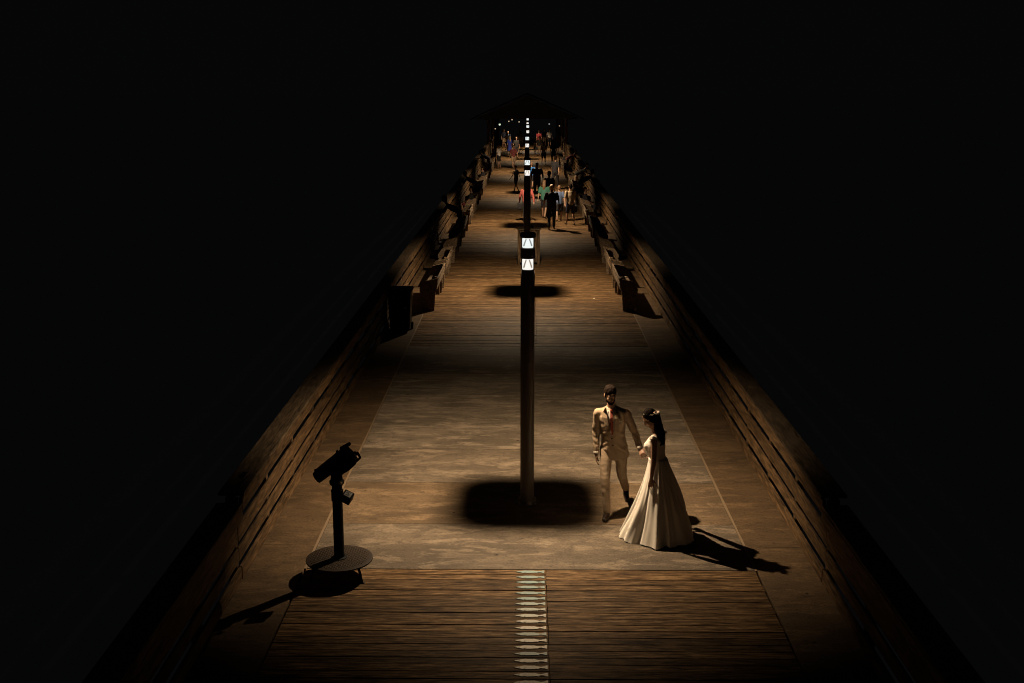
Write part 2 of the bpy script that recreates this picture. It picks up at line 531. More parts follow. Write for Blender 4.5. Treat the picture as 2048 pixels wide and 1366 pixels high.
# ================================================================ lamp posts
def lamp_light(name, parent, x, sgn, near_dim=False):
    ld = bpy.data.lights.new(name, 'POINT')
    ld.energy = LAMP_WATTS
    ld.color = LAMP_COLOR
    ld.shadow_soft_size = 0.02
    ld.use_nodes = True
    tr = ld.node_tree
    em = [n for n in tr.nodes if n.type == 'EMISSION'][0]
    class T(NT):
        def __init__(s):
            s.t = tr
    t = T()
    # photometric distribution of the luminaire as a function of the emitted direction
    geo = t.n('ShaderNodeNewGeometry')
    sp = t.n('ShaderNodeSeparateXYZ'); t.l(geo.outputs['Incoming'], sp.inputs[0])
    d = t.math('MAXIMUM', t.math('MULTIPLY', sp.outputs[2], -1.0), 0.03)
    tx = t.math('DIVIDE', sp.outputs[0], d)
    ty = t.math('DIVIDE', sp.outputs[1], d)
    qx = t.math('POWER', t.math('ABSOLUTE', t.math('DIVIDE', t.math('ADD', tx, sgn * 0.03), 0.340)), 4.2)
    qy = t.math('POWER', t.math('ABSOLUTE', t.math('DIVIDE', ty, 0.340)), 4.2)
    q = t.math('POWER', t.math('ADD', qx, qy), 1 / 4.2)
    def sstep(v, a, b_):
        mr = t.n('ShaderNodeMapRange', interpolation_type='SMOOTHSTEP')
        mr.inputs['From Min'].default_value = a
        mr.inputs['From Max'].default_value = b_
        t.l(v, mr.inputs['Value'])
        return mr.outputs[0]
    inner = sstep(q, 0.70, 1.30)
    rad = t.math('SQRT', t.math('ADD', t.math('MULTIPLY', t.math('MULTIPLY', tx, tx), 1.16), t.math('MULTIPLY', t.math('MULTIPLY', ty, ty), 0.43)))
    outer = t.math('SUBTRACT', 1.0, sstep(rad, 0.60, 2.05))
    if near_dim:      # added dimming toward the camera so the near planks fall dark
        cut = t.math('ADD', t.math('MULTIPLY', ty, -1.0), t.math('MULTIPLY', t.math('ABSOLUTE', tx), 0.45))
        outer = t.math('MULTIPLY', outer, t.math('SUBTRACT', 1.0, sstep(cut, 0.66, 1.85)))
    side = sstep(t.math('MULTIPLY', tx, sgn), -0.075, 0.015)
    k = t.math('MULTIPLY', t.math('MULTIPLY', inner, outer), side)
    t.l(k, em.inputs['Strength'])
    lo = bpy.data.objects.new(name, ld)
    col.objects.link(lo)
    lo.parent = parent
    lo.location = (x, 0, 3.125)
    return lo

def make_lamp():
    root = thing('lamp_post')
    MB().lathe([(0.081, 0.02), (0.081, 3.03), (0.074, 3.04)], 32).build('pole', 'pole', root, smooth=False, bevel=0)
    MB().lathe([(0.15, 0.0), (0.15, 0.018), (0.10, 0.022), (0.095, 0.06), (0.082, 0.07)], 32).build('base_plate', 'pole', root)
    for a in range(4):
        an = R(45 + 90 * a)
        MB().lathe([(0.014, 0), (0.014, 0.022), (0.008, 0.03)], 6, (0.125 * math.cos(an), 0.125 * math.sin(an), 0.018)).build('bolt', 'steel', root)
    MB().lathe([(0.070, 3.175), (0.083, 3.18), (0.083, 3.305), (0.070, 3.31)], 32).build('collar', 'pole', root)
    MB().lathe([(0.070, 3.432), (0.088, 3.437), (0.090, 3.482), (0.080, 3.496), (0.0, 3.50)], 32, cap=False).build('cap', 'pole', root)
    for z, gl, dm, nm in ((3.04, 'glow_warm', 'glow_dim_warm', 'lower'), (3.31, 'glow_cool', 'glow_dim_cool', 'upper')):
        h = 0.135 if nm == 'lower' else 0.122
        lens = MB().lathe([(0.052, z + 0.001), (0.060, z + 0.002), (0.062, z + 0.012), (0.062, z + h - 0.012), (0.052, z + h - 0.001)], 32, cap=False).build('lens', gl, root, smooth=True)
        # dimmer strips on the lens paint the grey shading beside the reflector cone
        for s in (-1, 1):
            c = MB()
            for q in range(12):
                a0 = R(-90 + s * (8 + q * 1.0)); a1 = R(-90 + s * (20 + q * 1.4))
                za = z + h * (0.94 - q * 0.062); zb = za - h * 0.066
                r = 0.0635
                a2 = R(-90 + s * (9 + q * 2.2)); a3 = R(-90 + s * (22 + q * 3.0))
                a4 = R(-90 + s * (9 + (q + 1) * 2.2)); a5 = R(-90 + s * (22 + (q + 1) * 3.0))
                c.add([(r * math.cos(a2), r * math.sin(a2), za), (r * math.cos(a3), r * math.sin(a3), za), (r * math.cos(a5), r * math.sin(a5), zb), (r * math.cos(a4), r * math.sin(a4), zb)], [(0, 1, 2, 3)])
            c.build('flank_shading', dm, lens)
        for s in (-1, 1):
            MB().cyl((s * 0.068, 0, z), (s * 0.068, 0, z + h), 0.006, n=8).build('strut', 'pole', root)
    return root
lamp0 = make_lamp()
for ch in lamp0.children:
    if ch.name.startswith(('pole', 'collar', 'cap')):
        ch.data.shade_smooth()
        ch.data.set_sharp_from_angle(angle=R(40))
lamp_y = [14.05, 30.0, 45.1, 60.0, 74.8, 89.6, 104.4]
where = ['beside the groom', 'just behind the nearest one', 'third along the pier', 'fourth along the pier, beyond the walking family', 'fifth along the pier, just before the pavilion', 'first under the pavilion roof', 'second under the pavilion roof, farthest away']
lamps = []
for i, y in enumerate(lamp_y):
    o = lamp0 if i == 0 else copy_tree(lamp0)
    lamps.append(o)
    o.location = (-0.035 + (0.03 if i in (3, 4) else 0), y, 0.0)
    o.scale = (1.085, 1.085, 1.0)
    tag(o, 'bronze lamp post with two stacked lit lenses, ' + where[i], 'lamp post', 'lamp posts down the middle of the pier')

for s in (-1, 1):
    lamp_light('lamp_light', lamps[0], s * 0.094, s, True)
    l2 = lamp_light('lamp_light', lamps[1], s * 0.094, s)
    for o in lamps[2:]:
        c = l2.copy(); col.objects.link(c); c.parent = o

# ================================================================ telescope on its step plate
tel = thing('coin_telescope', (-2.085, 11.74, 0))
tag(tel, 'black coin-operated viewing telescope on a round tread plate', 'telescope')
MB().lathe([(0.351, 0.188), (0.363, 0.192), (0.363, 0.208), (0.351, 0.212)], 48).build('step_plate', 'plate', tel)
b = MB()
for i in range(-13, 14):
    for j in range(-13, 14):
        x, y = i * 0.027, j * 0.027
        if x * x + y * y < 0.325 ** 2 and x * x + y * y > 0.085 ** 2:
            a = R(45 if (i + j) % 2 else -45)
            rot = Matrix.Rotation(a, 3, 'Z')
            b.box((x - 0.011, y - 0.004, 0.211), (x + 0.011, y + 0.004, 0.2160), rot)
tag(b.build('tread_pattern', 'tread', tel), kind='stuff')
for a in (-35, 80, 205):
    an = R(a)
    c, s = math.cos(an), math.sin(an)
    MB().capsule((0.27 * c, 0.27 * s, 0.19), 0.017, (0.335 * c, 0.335 * s, 0.012), 0.010, 8).box((0.335 * c - 0.022, 0.335 * s - 0.022, 0.0), (0.335 * c + 0.022, 0.335 * s + 0.022, 0.008)).build('leg', 'black', tel, smooth=True)
MB().lathe([(0.085, 0.212), (0.085, 0.222), (0.060, 0.230), (0.056, 0.26), (0.055, 0.87), (0.064, 0.875), (0.065, 0.99), (0.058, 1.0)], 32).build('pillar', 'black', tel, smooth=False)
MB().lathe([(0.056, 1.0), (0.054, 1.035), (0.068, 1.05), (0.080, 1.07), (0.080, 1.095), (0.066, 1.11), (0.062, 1.15), (0.05, 1.18)], 32).build('neck', 'black', tel)
# head: pointing to the left and down
ax = Vector((-0.815, 0, -0.58)).normalized()
def hp(al, dn):   # along the sight line from the rear, and square to it (up)
    upv = Vector((-ax.z, 0, ax.x))
    if upv.z < 0:
        upv = -upv
    p = Vector((0.155, 0, 1.40)) + ax * al + upv * dn
    return (p.x, p.z)
prof = [hp(0.0, 0.095), hp(0.44, 0.062), hp(0.44, 0.045), hp(0.30, -0.060), hp(0.26, -0.085), hp(0.21, -0.125), hp(0.09, -0.130), hp(-0.01, -0.115), hp(-0.02, -0.02)]
MB().prism(prof, -0.085, 0.085).build('head_housing', 'black', tel, bevel=0.014, segs=2)
def h3(al, dn, y=0.0):
    x, z = hp(al, dn)
    return (x, y, z)
for yy in (-0.045, 0.045):
    MB().cyl(h3(0.26, 0.0, yy), h3(0.445, 0.0, yy), 0.062, 0.066, 24).build('front_barrel', 'black', tel, smooth=False)
    e = MB().cyl(h3(0.0, -0.04, yy), h3(-0.045, -0.04, yy), 0.028, 0.026, 16).build('eyepiece', 'black', tel)
    MB().cyl(h3(-0.045, -0.04, yy), h3(-0.050, -0.04, yy), 0.019, 0.017, 16).build('glass', 'steel', e)
MB().capsule(h3(0.04, 0.100), 0.022, h3(-0.055, 0.092), 0.020).build('sight_tube', 'black', tel, smooth=True)
MB().box((-0.010, -0.016, 0), (0.010, 0.016, 0.028)).build('front_sight', 'black', tel, loc=h3(0.11, 0.088))
MB().box((-0.008, -0.016, 0), (0.008, 0.016, 0.022)).build('front_sight', 'black', tel, loc=h3(0.43, 0.058))
MB().capsule(h3(-0.065, -0.095, -0.02), 0.012, h3(-0.01, -0.105, -0.02), 0.012).capsule(h3(-0.065, -0.095, -0.02), 0.012, h3(-0.075, -0.035, -0.02), 0.014).build('handle', 'black', tel, smooth=True)
MB().box((-0.070, -0.055, 1.13), (0.070, 0.055, 1.27), taper=0.25).build('yoke', 'black', tel, bevel=0.012)
MB().cyl((0.04, -0.075, 1.10), (0.07, -0.10, 1.10), 0.018).build('clamp_knob', 'steel', tel)
cb = MB().box((-0.055, -0.055, -0.05), (0.055, 0.055, 0.05)).build('coin_box', 'black', tel, bevel=0.006, loc=(0.115, -0.05, 0.925))
cb.rotation_euler = (R(20), R(24), R(-10))
lb = MB().box((-0.036, -0.036, 0.0495), (0.036, 0.036, 0.0525)).build('price_label', 'grey', cb)
b = MB()
for k, (x0, x1) in enumerate(((-0.028, 0.020), (-0.028, 0.004), (-0.016, 0.026), (-0.028, 0.014))):
    y = 0.024 - k * 0.015
    b.box((x0, y - 0.004, 0.0526), (x1, y + 0.004, 0.0532))
b.build('print_lines', 'ink', lb)
for ch in tel.children:
    if ch.name.startswith(('pillar', 'neck', 'front_barrel', 'step_plate')):
        ch.data.shade_smooth(); ch.data.set_sharp_from_angle(angle=R(35))

# ================================================================ benches: backrests to the middle, seats to the sea
def make_bench():
    L = 2.44
    root = thing('bench')
    for k in range(3):
        MB().box((-0.02 + 0.112 * k, 0, 0.425), (0.085 + 0.112 * k, L, 0.465)).build('seat_slat', 'bench', root, bevel=0.005)
    rot = Matrix.Rotation(R(-9), 3, 'Y')
    for k in range(3):
        z = 0.50 + 0.105 * k
        x = -0.045 - (z - 0.46) * 0.16
        MB().box((x - 0.02, 0, z), (x + 0.02, L, z + 0.085), rot).build('back_slat', 'bench', root, bevel=0.005)
    for y in (0.12, L - 0.22):
        MB().box((0.04, y, 0.0), (0.27, y + 0.09, 0.42)).build('leg_panel', 'post', root, bevel=0.005)
        MB().box((-0.02, y, 0.30), (0.06, y + 0.09, 0.80), Matrix.Rotation(R(-9), 3, 'Y'), about=(0.02, y, 0.40)).build('back_post', 'post', root, bevel=0.005)
    # solid end panels with an arm and a seat nosing
    for y in (-0.062, L + 0.002):
        ep = MB().prism([(0.0, 0.0), (0.29, 0.0), (0.30, 0.42), (0.345, 0.45), (0.345, 0.55), (0.27, 0.66), (0.22, 0.72), (-0.09, 0.79), (-0.08, 0.60), (-0.03, 0.42)], y, y + 0.06).build('end_panel', 'bench', root, bevel=0.006)
        for q in ((0.10, 0.50), (0.16, 0.44)):
            MB().cyl((q[0], y - 0.006, q[1]), (q[0], y - 0.0005, q[1]), 0.012, n=8).build('bolt', 'steel', ep)
    return root
bench0 = make_bench()
starts = [27.25, 30.55, 35.1, 39.0, 43.2, 47.9, 51.3, 55.8, 61.3, 64.7, 70.1, 75.6, 80.1]
first = True
for s, side in ((1, 'right'), (-1, 'left')):
    for i, y in enumerate(starts):
        o = bench0 if first else copy_tree(bench0)
        first = False
        o.location = (s * 2.27, y + (2.44 if s < 0 else 0), 0.003)
        o.rotation_euler.z = 0 if s > 0 else math.pi
        tag(o, ORD[i] + ' wooden bench along the ' + side + ' railing, counted from the camera end', 'bench', 'benches along the railings')

# ================================================================ bins and boxes
bn = thing('trash_bin', (-2.82, 24.85, 0))
tag(bn, 'black wheeled trash bin with closed lid standing against the left railing', 'trash bin')
MB().box((-0.25, -0.28, 0.05), (0.25, 0.28, 0.90), taper=0.16).build('body', 'black', bn, bevel=0.02)
MB().box((-0.28, -0.32, 0.905), (0.28, 0.31, 0.955)).build('lid', 'black', bn, bevel=0.018, segs=2)
for s in (-1, 1):
    MB().cyl((s * 0.20, 0.24, 0.08), (s * 0.25, 0.24, 0.08), 0.08, n=20).build('wheel', 'black', bn)
MB().capsule((-0.22, 0.34, 0.92), 0.014, (0.22, 0.34, 0.92), 0.014).build('handle', 'black', bn, smooth=True)
MB().box((0.10, -0.30, 0.55), (0.16, -0.275, 0.59)).build('latch', 'steel', bn)

bx = thing('wooden_receptacle', (0.015, 34.95, 0))
tag(bx, 'square wooden waste receptacle behind the nearest lamp post', 'waste box')
for s in (-1, 1):
    for q in (-1, 1):
        MB().box((s * 0.30 - 0.035, q * 0.28 - 0.035, 0.0), (s * 0.30 + 0.035, q * 0.28 + 0.035, 1.06)).build('corner_post', 'post', bx, bevel=0.006)
for k in range(5):
    x = -0.215 + k * 0.1075
    for q in (-1, 1):
        MB().box((x - 0.047, q * 0.28 - 0.012, 0.08), (x + 0.047, q * 0.28 + 0.012, 1.03)).build('side_slat', 'post', bx, bevel=0.003)
        MB().box((q * 0.30 - 0.012, x - 0.045, 0.08), (q * 0.30 + 0.012, x + 0.045, 1.03)).build('side_slat', 'post', bx, bevel=0.003)
MB().box((-0.36, -0.34, 1.062), (0.36, 0.34, 1.105)).build('lid', 'bench', bx, bevel=0.008)
MB().lathe([(0.13, 1.106), (0.15, 1.115), (0.15, 1.15), (0.10, 1.20), (0.0, 1.215)], 20, cap=False).build('ash_cone', 'black', bx)

# ================================================================ pavilion at the far end
pv = thing('pavilion', (0, 86.0, 0))
tag(pv, 'dark open pavilion with pitched roof on timber posts at the far end', 'pavilion')
for i, y in enumerate((7.0, 17.0, 27.0, 37.0)):
    for s in (-1, 1):
        MB().box((s * 3.10 - 0.11, y - 0.11, 0.003), (s * 3.10 + 0.11, y + 0.11, 3.05)).build('post', 'post', pv, bevel=0.01)
        MB().box((s * 3.10 - 0.05, y + 0.12, 2.35), (s * 3.10 + 0.05, y + 0.95, 2.45), Matrix.Rotation(R(35), 3, 'X')).build('brace', 'post', pv)
for s in (-1, 1):
    MB().box((s * 3.10 - 0.08, 0, 3.06), (s * 3.10 + 0.08, 38.0, 3.28)).build('beam', 'post', pv)
for y in (7.0, 17.0, 27.0, 37.0):
    MB().box((-3.0, y - 0.06, 3.07), (3.0, y + 0.06, 3.27)).build('tie_beam', 'post', pv)
M['shingle'] = mat('pale metal roof', (0.17, 0.17, 0.18), 0.9)
for s in (-1, 1):
    b = MB(); b.add([(s * 4.2, -0.8, 3.05), (0, -0.8, 4.85), (0, 39.0, 4.85), (s * 4.2, 39.0, 3.05), (s * 4.2, -0.8, 3.13), (0, -0.8, 4.95), (0, 39.0, 4.95), (s * 4.2, 39.0, 3.13)],
          [(3, 2, 1, 0), (4, 5, 6, 7), (0, 1, 5, 4), (2, 3, 7, 6), (3, 0, 4, 7)])
    b.build('roof_slope', 'shingle', pv)
b = MB(); b.prism([(-3.9, 3.12), (3.9, 3.12), (0.0, 4.80)], -0.6, -0.55); b.build('gable', 'shingle', pv)

# ================================================================ people
def frame_of(d):
    d = d.normalized(); u = d.orthogonal().normalized()
    return u, d.cross(u)

def hand(mb, wrist, direction, palm_n, s, curl=0.35, sc_=1.0):
    """palm, four unequal bent fingers and a thumb at the side of the palm; s = +1 puts the thumb on direction x palm_n"""
    w = Vector(wrist); d = Vector(direction).normalized()
    n = Vector(palm_n); n = (n - d * n.dot(d)).normalized()
    x = d.cross(n) * s
    k = sc_
    rings = []
    for a, rw, rt_ in ((0.0, 0.026, 0.019), (0.03, 0.034, 0.017), (0.065, 0.041, 0.015), (0.09, 0.040, 0.013)):
        rings.append((w + d * a * k, x * rw * k, n * rt_ * k))
    mb.loft(rings, 12)
    for off, ln, spr in ((0.032, 0.070, 0.09), (0.011, 0.079, 0.02), (-0.011, 0.073, -0.05), (-0.032, 0.057, -0.14)):
        p = w + (d * 0.085 + x * off) * k
        dd = (d + x * spr).normalized()
        r = 0.0085 * k
        for seg, fr in enumerate((0.44, 0.31, 0.25)):
            ang = curl * (0.6 + 0.75 * seg)
            dv = (dd * math.cos(ang) + n * math.sin(ang)).normalized()
            q = p + dv * ln * fr * k
            mb.capsule(p, r, q, r * 0.92, 8)
            p, r = q, r * 0.92
    p = w + (d * 0.022 + x * 0.030) * k
    for ln, dv in ((0.045, d * 0.7 + x * 0.72 + n * 0.2), (0.032, d * 0.9 + x * 0.35 + n * 0.3), (0.026, d * 0.95 + x * 0.1 + n * 0.35)):
        q = p + dv.normalized() * ln * k
        mb.capsule(p, 0.0115 * k, q, 0.0100 * k, 8)
        p = q

def head(mb, c, rot, k=1.0, fem=False):
    """skull, jaw, nose, brow, ears; rot turns the face, which looks to local -Y"""
    c = Vector(c)
    def P(x, y, z):
        return c + rot @ Vector((x * k, y * k, z * k))
    mb.ell(P(0, 0.012, 0.035), (0.074 * k, 0.092 * k, 0.088 * k), rot)
    mb.ell(P(0, -0.022, -0.03), (0.062 * k, 0.066 * k, 0.080 * k), rot)
    mb.ell(P(0, -0.052, -0.088), (0.030 * k, 0.026 * k, 0.022 * k), rot)
    mb.capsule(P(0.045, -0.01, -0.062), 0.018 * k, P(0.015, -0.06, -0.092), 0.016 * k)
    mb.capsule(P(-0.045, -0.01, -0.062), 0.018 * k, P(-0.015, -0.06, -0.092), 0.016 * k)
    mb.capsule(P(0, -0.082, 0.012), 0.010 * k, P(0, -0.104, -0.030), 0.013 * k, 10)
    mb.capsule(P(-0.014, -0.088, -0.034), 0.009 * k, P(0.014, -0.088, -0.034), 0.009 * k, 8)
    mb.capsule(P(-0.046, -0.068, 0.026), 0.011 * k, P(-0.012, -0.078, 0.024), 0.012 * k, 8)
    mb.capsule(P(0.046, -0.068, 0.026), 0.011 * k, P(0.012, -0.078, 0.024), 0.012 * k, 8)
    mb.capsule(P(-0.020, -0.078, -0.058), 0.009 * k, P(0.020, -0.078, -0.058), 0.009 * k, 8)
    for s in (-1, 1):
        mb.ell(P(s * 0.078, 0.012, -0.005), (0.009 * k, 0.019 * k, 0.032 * k), rot, 10, 7)
        mb.ell(P(s * 0.042, -0.056, -0.022), (0.020 * k, 0.020 * k, 0.022 * k), rot, 10, 7)
    return P

def torso(mb, pts, side, n=20):
    """pts: list of (center, half width, half depth); side: unit vector to the figure's side"""
    rings = []
    side = Vector(side).normalized()
    for i, (c, rw, rd) in enumerate(pts):
        a = Vector(pts[max(0, i - 1)][0]); b_ = Vector(pts[min(len(pts) - 1, i + 1)][0])
        ax_ = (b_ - a).normalized()
        sd = (side - ax_ * side.dot(ax_)).normalized()
        rings.append((c, sd * rw, ax_.cross(sd) * rd))
    mb.loft(rings, n)

POSES = {
    'stand': dict(hipz=0.0, legs=((0.0, 0.02), (0.03, -0.03)), arms=((0.02, -0.07), (0.03, -0.05)), lean=0.0),
    'walk': dict(hipz=-0.02, legs=((-0.13, -0.26), (0.05, 0.26)), arms=((0.12, 0.14), (-0.10, -0.22)), lean=-0.03),
    'walk2': dict(hipz=-0.02, legs=((0.05, 0.24), (-0.12, -0.24)), arms=((-0.08, -0.20), (0.10, 0.12)), lean=-0.03),
}
def person(label, loc, rz, h, pose, top, bottom, hair, group='people farther along the pier', sleeves='short', legs='long', longhair=False, hat=False, skirt=False, bag=False, girth=1.0, arms_out=None, armsup=False):
    h *= 0.935
    root = thing('person', loc, rz)
    tag(root, label, 'person', group)
    k = h / 1.75
    vx = (0.022 if loc[1] < 55 else 0.028) * max(k, 0.7)
    V = lambda x, y, z: Vector((x * k, y * k, z * k))
    sit = pose == 'sit'
    leanf = pose == 'lean'
    ps = POSES.get(pose, POSES['stand'])
    hz = 0.50 if sit else 0.93 + ps['hipz']
    ly = -0.45 if leanf else ps['lean']
    top_z = 1.40 if not sit else 0.97
    if leanf:
        top_z = 1.28
    hipc = V(0, 0, hz); chest = V(0, ly * 0.6, hz + (top_z - hz) * 0.72); neckb = V(0, ly, top_z + 0.06)
    headc = neckb + V(0, ly * 0.25 - 0.015, 0.17)
    joints = {}
    for i, s in enumerate((-1, 1)):
        hip = V(s * 0.09, 0, hz - 0.02)
        if sit:
            kn = V(s * 0.11, -0.44, 0.50); an = V(s * 0.11, -0.42, 0.08); toe = V(s * 0.12, -0.57, 0.03)
        else:
            a, b_ = ps['legs'][i]
            kn = V(s * 0.10, a, 0.50); an = V(s * 0.10, b_ + 0.03, 0.085 + max(0, b_ - 0.1) * 0.25); toe = V(s * 0.115, b_ - 0.11, 0.03)
        sh = V(s * 0.185 * (0.5 + 0.5 * girth), ly, top_z)
        if sit:
            el = V(s * 0.25, -0.12, top_z - 0.27); wr = V(s * 0.14, -0.34, 0.58)
        elif leanf:
            el = V(s * 0.24, -0.62, 1.06); wr = V(s * 0.16, -0.82, 1.07)
        elif armsup:
            el = V(s * 0.40, -0.02, top_z - 0.06); wr = V(s * 0.60, -0.06, top_z + 0.02 * s)
        else:
            a, b_ = ps['arms'][i]
            el = V(s * 0.245 * girth, ly + a * 0.5, top_z - 0.29); wr = V(s * 0.26 * girth, ly + b_ * 1.2, top_z - 0.53)
        joints[s] = (hip, kn, an, toe, sh, el, wr)
    body = MB()
    rot = Matrix.Identity(3)
    head(body, headc, rot, k * 1.02)
    body.capsule(neckb - V(0, 0, 0.05), 0.055 * k, headc - V(0, 0, 0.04), 0.052 * k)
    torso(body, [(hipc - V(0, 0, 0.05), 0.12 * k, 0.09 * k), (hipc + V(0, 0, 0.1), 0.12 * k, 0.085 * k), (chest, 0.14 * k, 0.09 * k), (neckb - V(0, 0, 0.06), 0.12 * k, 0.07 * k)], (1, 0, 0))
    topm = MB(); bot = MB(); shoes = MB()
    g = girth
    torso(topm, [(hipc - V(0, 0, 0.06 if not skirt else 0.02), 0.165 * k * g, 0.12 * k * g), (hipc + V(0, 0, 0.12), 0.155 * k * g, 0.115 * k * g), (chest, 0.175 * k * g, 0.12 * k * g), (neckb - V(0, 0, 0.07), 0.165 * k, 0.095 * k), (neckb - V(0, 0, 0.01), 0.075 * k, 0.07 * k)], (1, 0, 0))
    for s, (hip, kn, an, toe, sh, el, wr) in joints.items():
        body.chain([sh, el, wr], [0.042 * k, 0.036 * k, 0.025 * k])
        dv = (wr - el).normalized()
        body.capsule(wr, 0.026 * k, wr + dv * 0.085 * k, 0.030 * k)
        body.capsule(wr + dv * 0.08 * k, 0.026 * k, wr + dv * 0.16 * k + V(0, -0.02, 0), 0.014 * k)
        body.capsule(wr + dv * 0.03 * k, 0.014 * k, wr + dv * 0.085 * k + V(-s * 0.01, -0.05, 0), 0.012 * k)
        body.chain([hip, kn, an], [0.075 * k, 0.052 * k, 0.036 * k])
        body.capsule(an - V(0, 0, 0.035), 0.035 * k, toe, 0.030 * k)
        se = sh.lerp(el, 0.72) if sleeves == 'short' else None
        if sleeves == 'short':
            topm.capsule(sh, 0.066 * k, se, 0.060 * k)
        elif sleeves == 'long':
            topm.chain([sh, el, el.lerp(wr, 0.95)], [0.064 * k, 0.052 * k, 0.040 * k])
        if not skirt:
            if legs == 'long':
                bot.chain([hip, kn, kn.lerp(an, 0.95)], [0.095 * k * g, 0.072 * k, 0.058 * k])
            else:
                bot.chain([hip, hip.lerp(kn, 0.85)], [0.098 * k * g, 0.085 * k])
        shoes.capsule(an - V(0, 0, 0.04), 0.042 * k, toe + V(0, 0, 0.008), 0.036 * k)
    if skirt:
        torso(bot, [(hipc + V(0, 0, 0.10), 0.135 * k, 0.11 * k), (hipc, 0.165 * k, 0.13 * k), (V(0, 0, 0.48), 0.23 * k, 0.20 * k)], (1, 0, 0))
    else:
        torso(bot, [(hipc - V(0, 0, 0.09), 0.15 * k * g, 0.115 * k * g), (hipc + V(0, 0, 0.06), 0.15 * k * g, 0.11 * k * g)], (1, 0, 0))
    body.soft('body', 'skin', root, vx, 3)
    fold = lambda co: 0.010 * noise.noise(Vector((co.x * 9, co.y * 9, co.z * 5)) + Vector(loc))
    topm.soft('shirt', top, root, vx, 3, fold)
    bot.soft('skirt' if skirt else ('trousers' if legs == 'long' else 'shorts'), bottom, root, vx, 3, fold)
    shoes.soft('shoes', 'shoe', root, vx, 2)
    hb = MB()
    hb.ell(headc + V(0, 0.022, 0.055), (0.088 * k, 0.100 * k, 0.086 * k))
    hb.ell(headc + V(0, 0.055, 0.0), (0.076 * k, 0.062 * k, 0.095 * k))
    if longhair:
        hb.chain([headc + V(0, 0.06, 0.0), headc + V(0, 0.09, -0.16), headc + V(0, 0.10, -0.32)], [0.085 * k, 0.085 * k, 0.05 * k])
    hb.soft('hair', hair, root, vx * 0.8, 3, lambda co: 0.006 * noise.noise(co * 40))
    if hat:
        MB().loft([(headc + V(0, 0, 0.075), V(0.098, 0, 0), V(0, 0.105, 0)), (headc + V(0, 0, 0.12), V(0.092, 0, 0), V(0, 0.1, 0)), (headc + V(0, 0.0, 0.155), V(0.05, 0, 0), V(0, 0.06, 0))], 16).loft([(headc + V(0, -0.06, 0.07), V(0.08, 0, 0), V(0, 0.12, 0)), (headc + V(0, -0.06, 0.082), V(0.08, 0, 0), V(0, 0.12, 0))], 16).build('cap', hat, root, smooth=True)
    if bag:
        p = joints[bag][6]
        MB().box(tuple(p + V(-0.10, -0.14, -0.36)), tuple(p + V(0.10, 0.14, -0.06))).build('bag', 'dark cloth', root, bevel=0.03)
        MB().capsule(p + V(0, -0.08, -0.07), 0.009, p, 0.009).capsule(p + V(0, 0.08, -0.07), 0.009, p, 0.009).build('bag_strap', 'dark cloth', root)
    return root

PI = math.pi
# rz = 0 faces the camera, PI walks away from it
person('blond man in black shirt and dark trousers, nearest of the walking family', (0.90, 43.90, 0.003), PI, 1.80, 'walk', 'dark cloth', 'charcoal cloth', 'blond', girth=1.15)
person('long-haired woman in teal green shirt walking left of the family', (0.67, 47.70, 0.003), PI - 0.25, 1.68, 'walk2', 'teal cloth', 'dark cloth', 'brown_hair', longhair=True, legs='short')
person('boy in periwinkle blue shirt right beside the man in black', (1.26, 46.50, 0.003), PI, 1.55, 'walk', 'periwinkle cloth', 'dark cloth', 'brown_hair', legs='short')
person('woman in cream top and dark shorts at the right of the family', (1.67, 45.30, 0.003), PI + 0.3, 1.72, 'walk2', 'cream cloth', 'navy cloth', 'hair', legs='short', bag=-1)
person('woman in coral pink shirt half hidden by the second lamp post', (-0.05, 46.60, 0.003), PI, 1.66, 'walk', 'coral cloth', 'dark cloth', 'brown_hair', sleeves='long', girth=1.25, bag=1)
person('person in dark cap walking behind the long-haired woman', (0.95, 51.81, 0.003), PI, 1.74, 'stand', 'dark cloth', 'dark cloth', 'hair', hat='tan cloth')
person('slim child in dark clothes with one arm bent, left of the lamp posts', (-0.60, 60.20, 0.003), PI + 0.9, 1.50, 'walk', 'dark cloth', 'dark cloth', 'hair', sleeves='none', legs='short')
person('child in bright blue shirt just right of the second lamp post', (0.20, 62.30, 0.003), PI - 0.2, 1.50, 'walk2', 'blue cloth', 'dark cloth', 'brown_hair', legs='short')
person('stout man in black seen from behind, right of the child in blue', (0.46, 58.00, 0.003), PI, 1.78, 'stand', 'dark cloth', 'dark cloth', 'hair', girth=1.25, sleeves='long')
person('tall person in dark clothes standing apart on the right', (1.46, 61.90, 0.003), PI - 0.5, 1.90, 'walk', 'dark cloth', 'dark cloth', 'hair', sleeves='short')
person('woman in royal blue dress standing under the pavilion edge', (-1.42, 93.00, 0.003), PI + 0.6, 1.72, 'stand', 'royal cloth', 'royal cloth', 'blond', skirt=True, longhair=True)
person('man in dark shorts next to the woman in royal blue', (-0.88, 91.20, 0.003), 0.5, 1.78, 'stand', 'charcoal cloth', 'dark cloth', 'hair', legs='short')
person('person in white shirt reaching out behind the woman in royal blue', (-1.75, 99.67, 0.003), 0.9, 1.75, 'stand', 'white cloth', 'dark cloth', 'brown_hair', armsup=True, legs='short')
person('person in long red dress right of the far lamps', (1.05, 106.14, 0.003), PI, 1.70, 'stand', 'red cloth', 'red cloth', 'hair', skirt=True)
person('person in tan shorts behind the red dress', (1.60, 110.18, 0.003), 0.0, 1.75, 'walk', 'navy cloth', 'tan cloth', 'brown_hair', legs='short')
person('person in red cap and white shirt under the pavilion', (2.05, 108.56, 0.003), 0.3, 1.80, 'stand', 'white cloth', 'dark cloth', 'hair', hat='red cloth', legs='short')
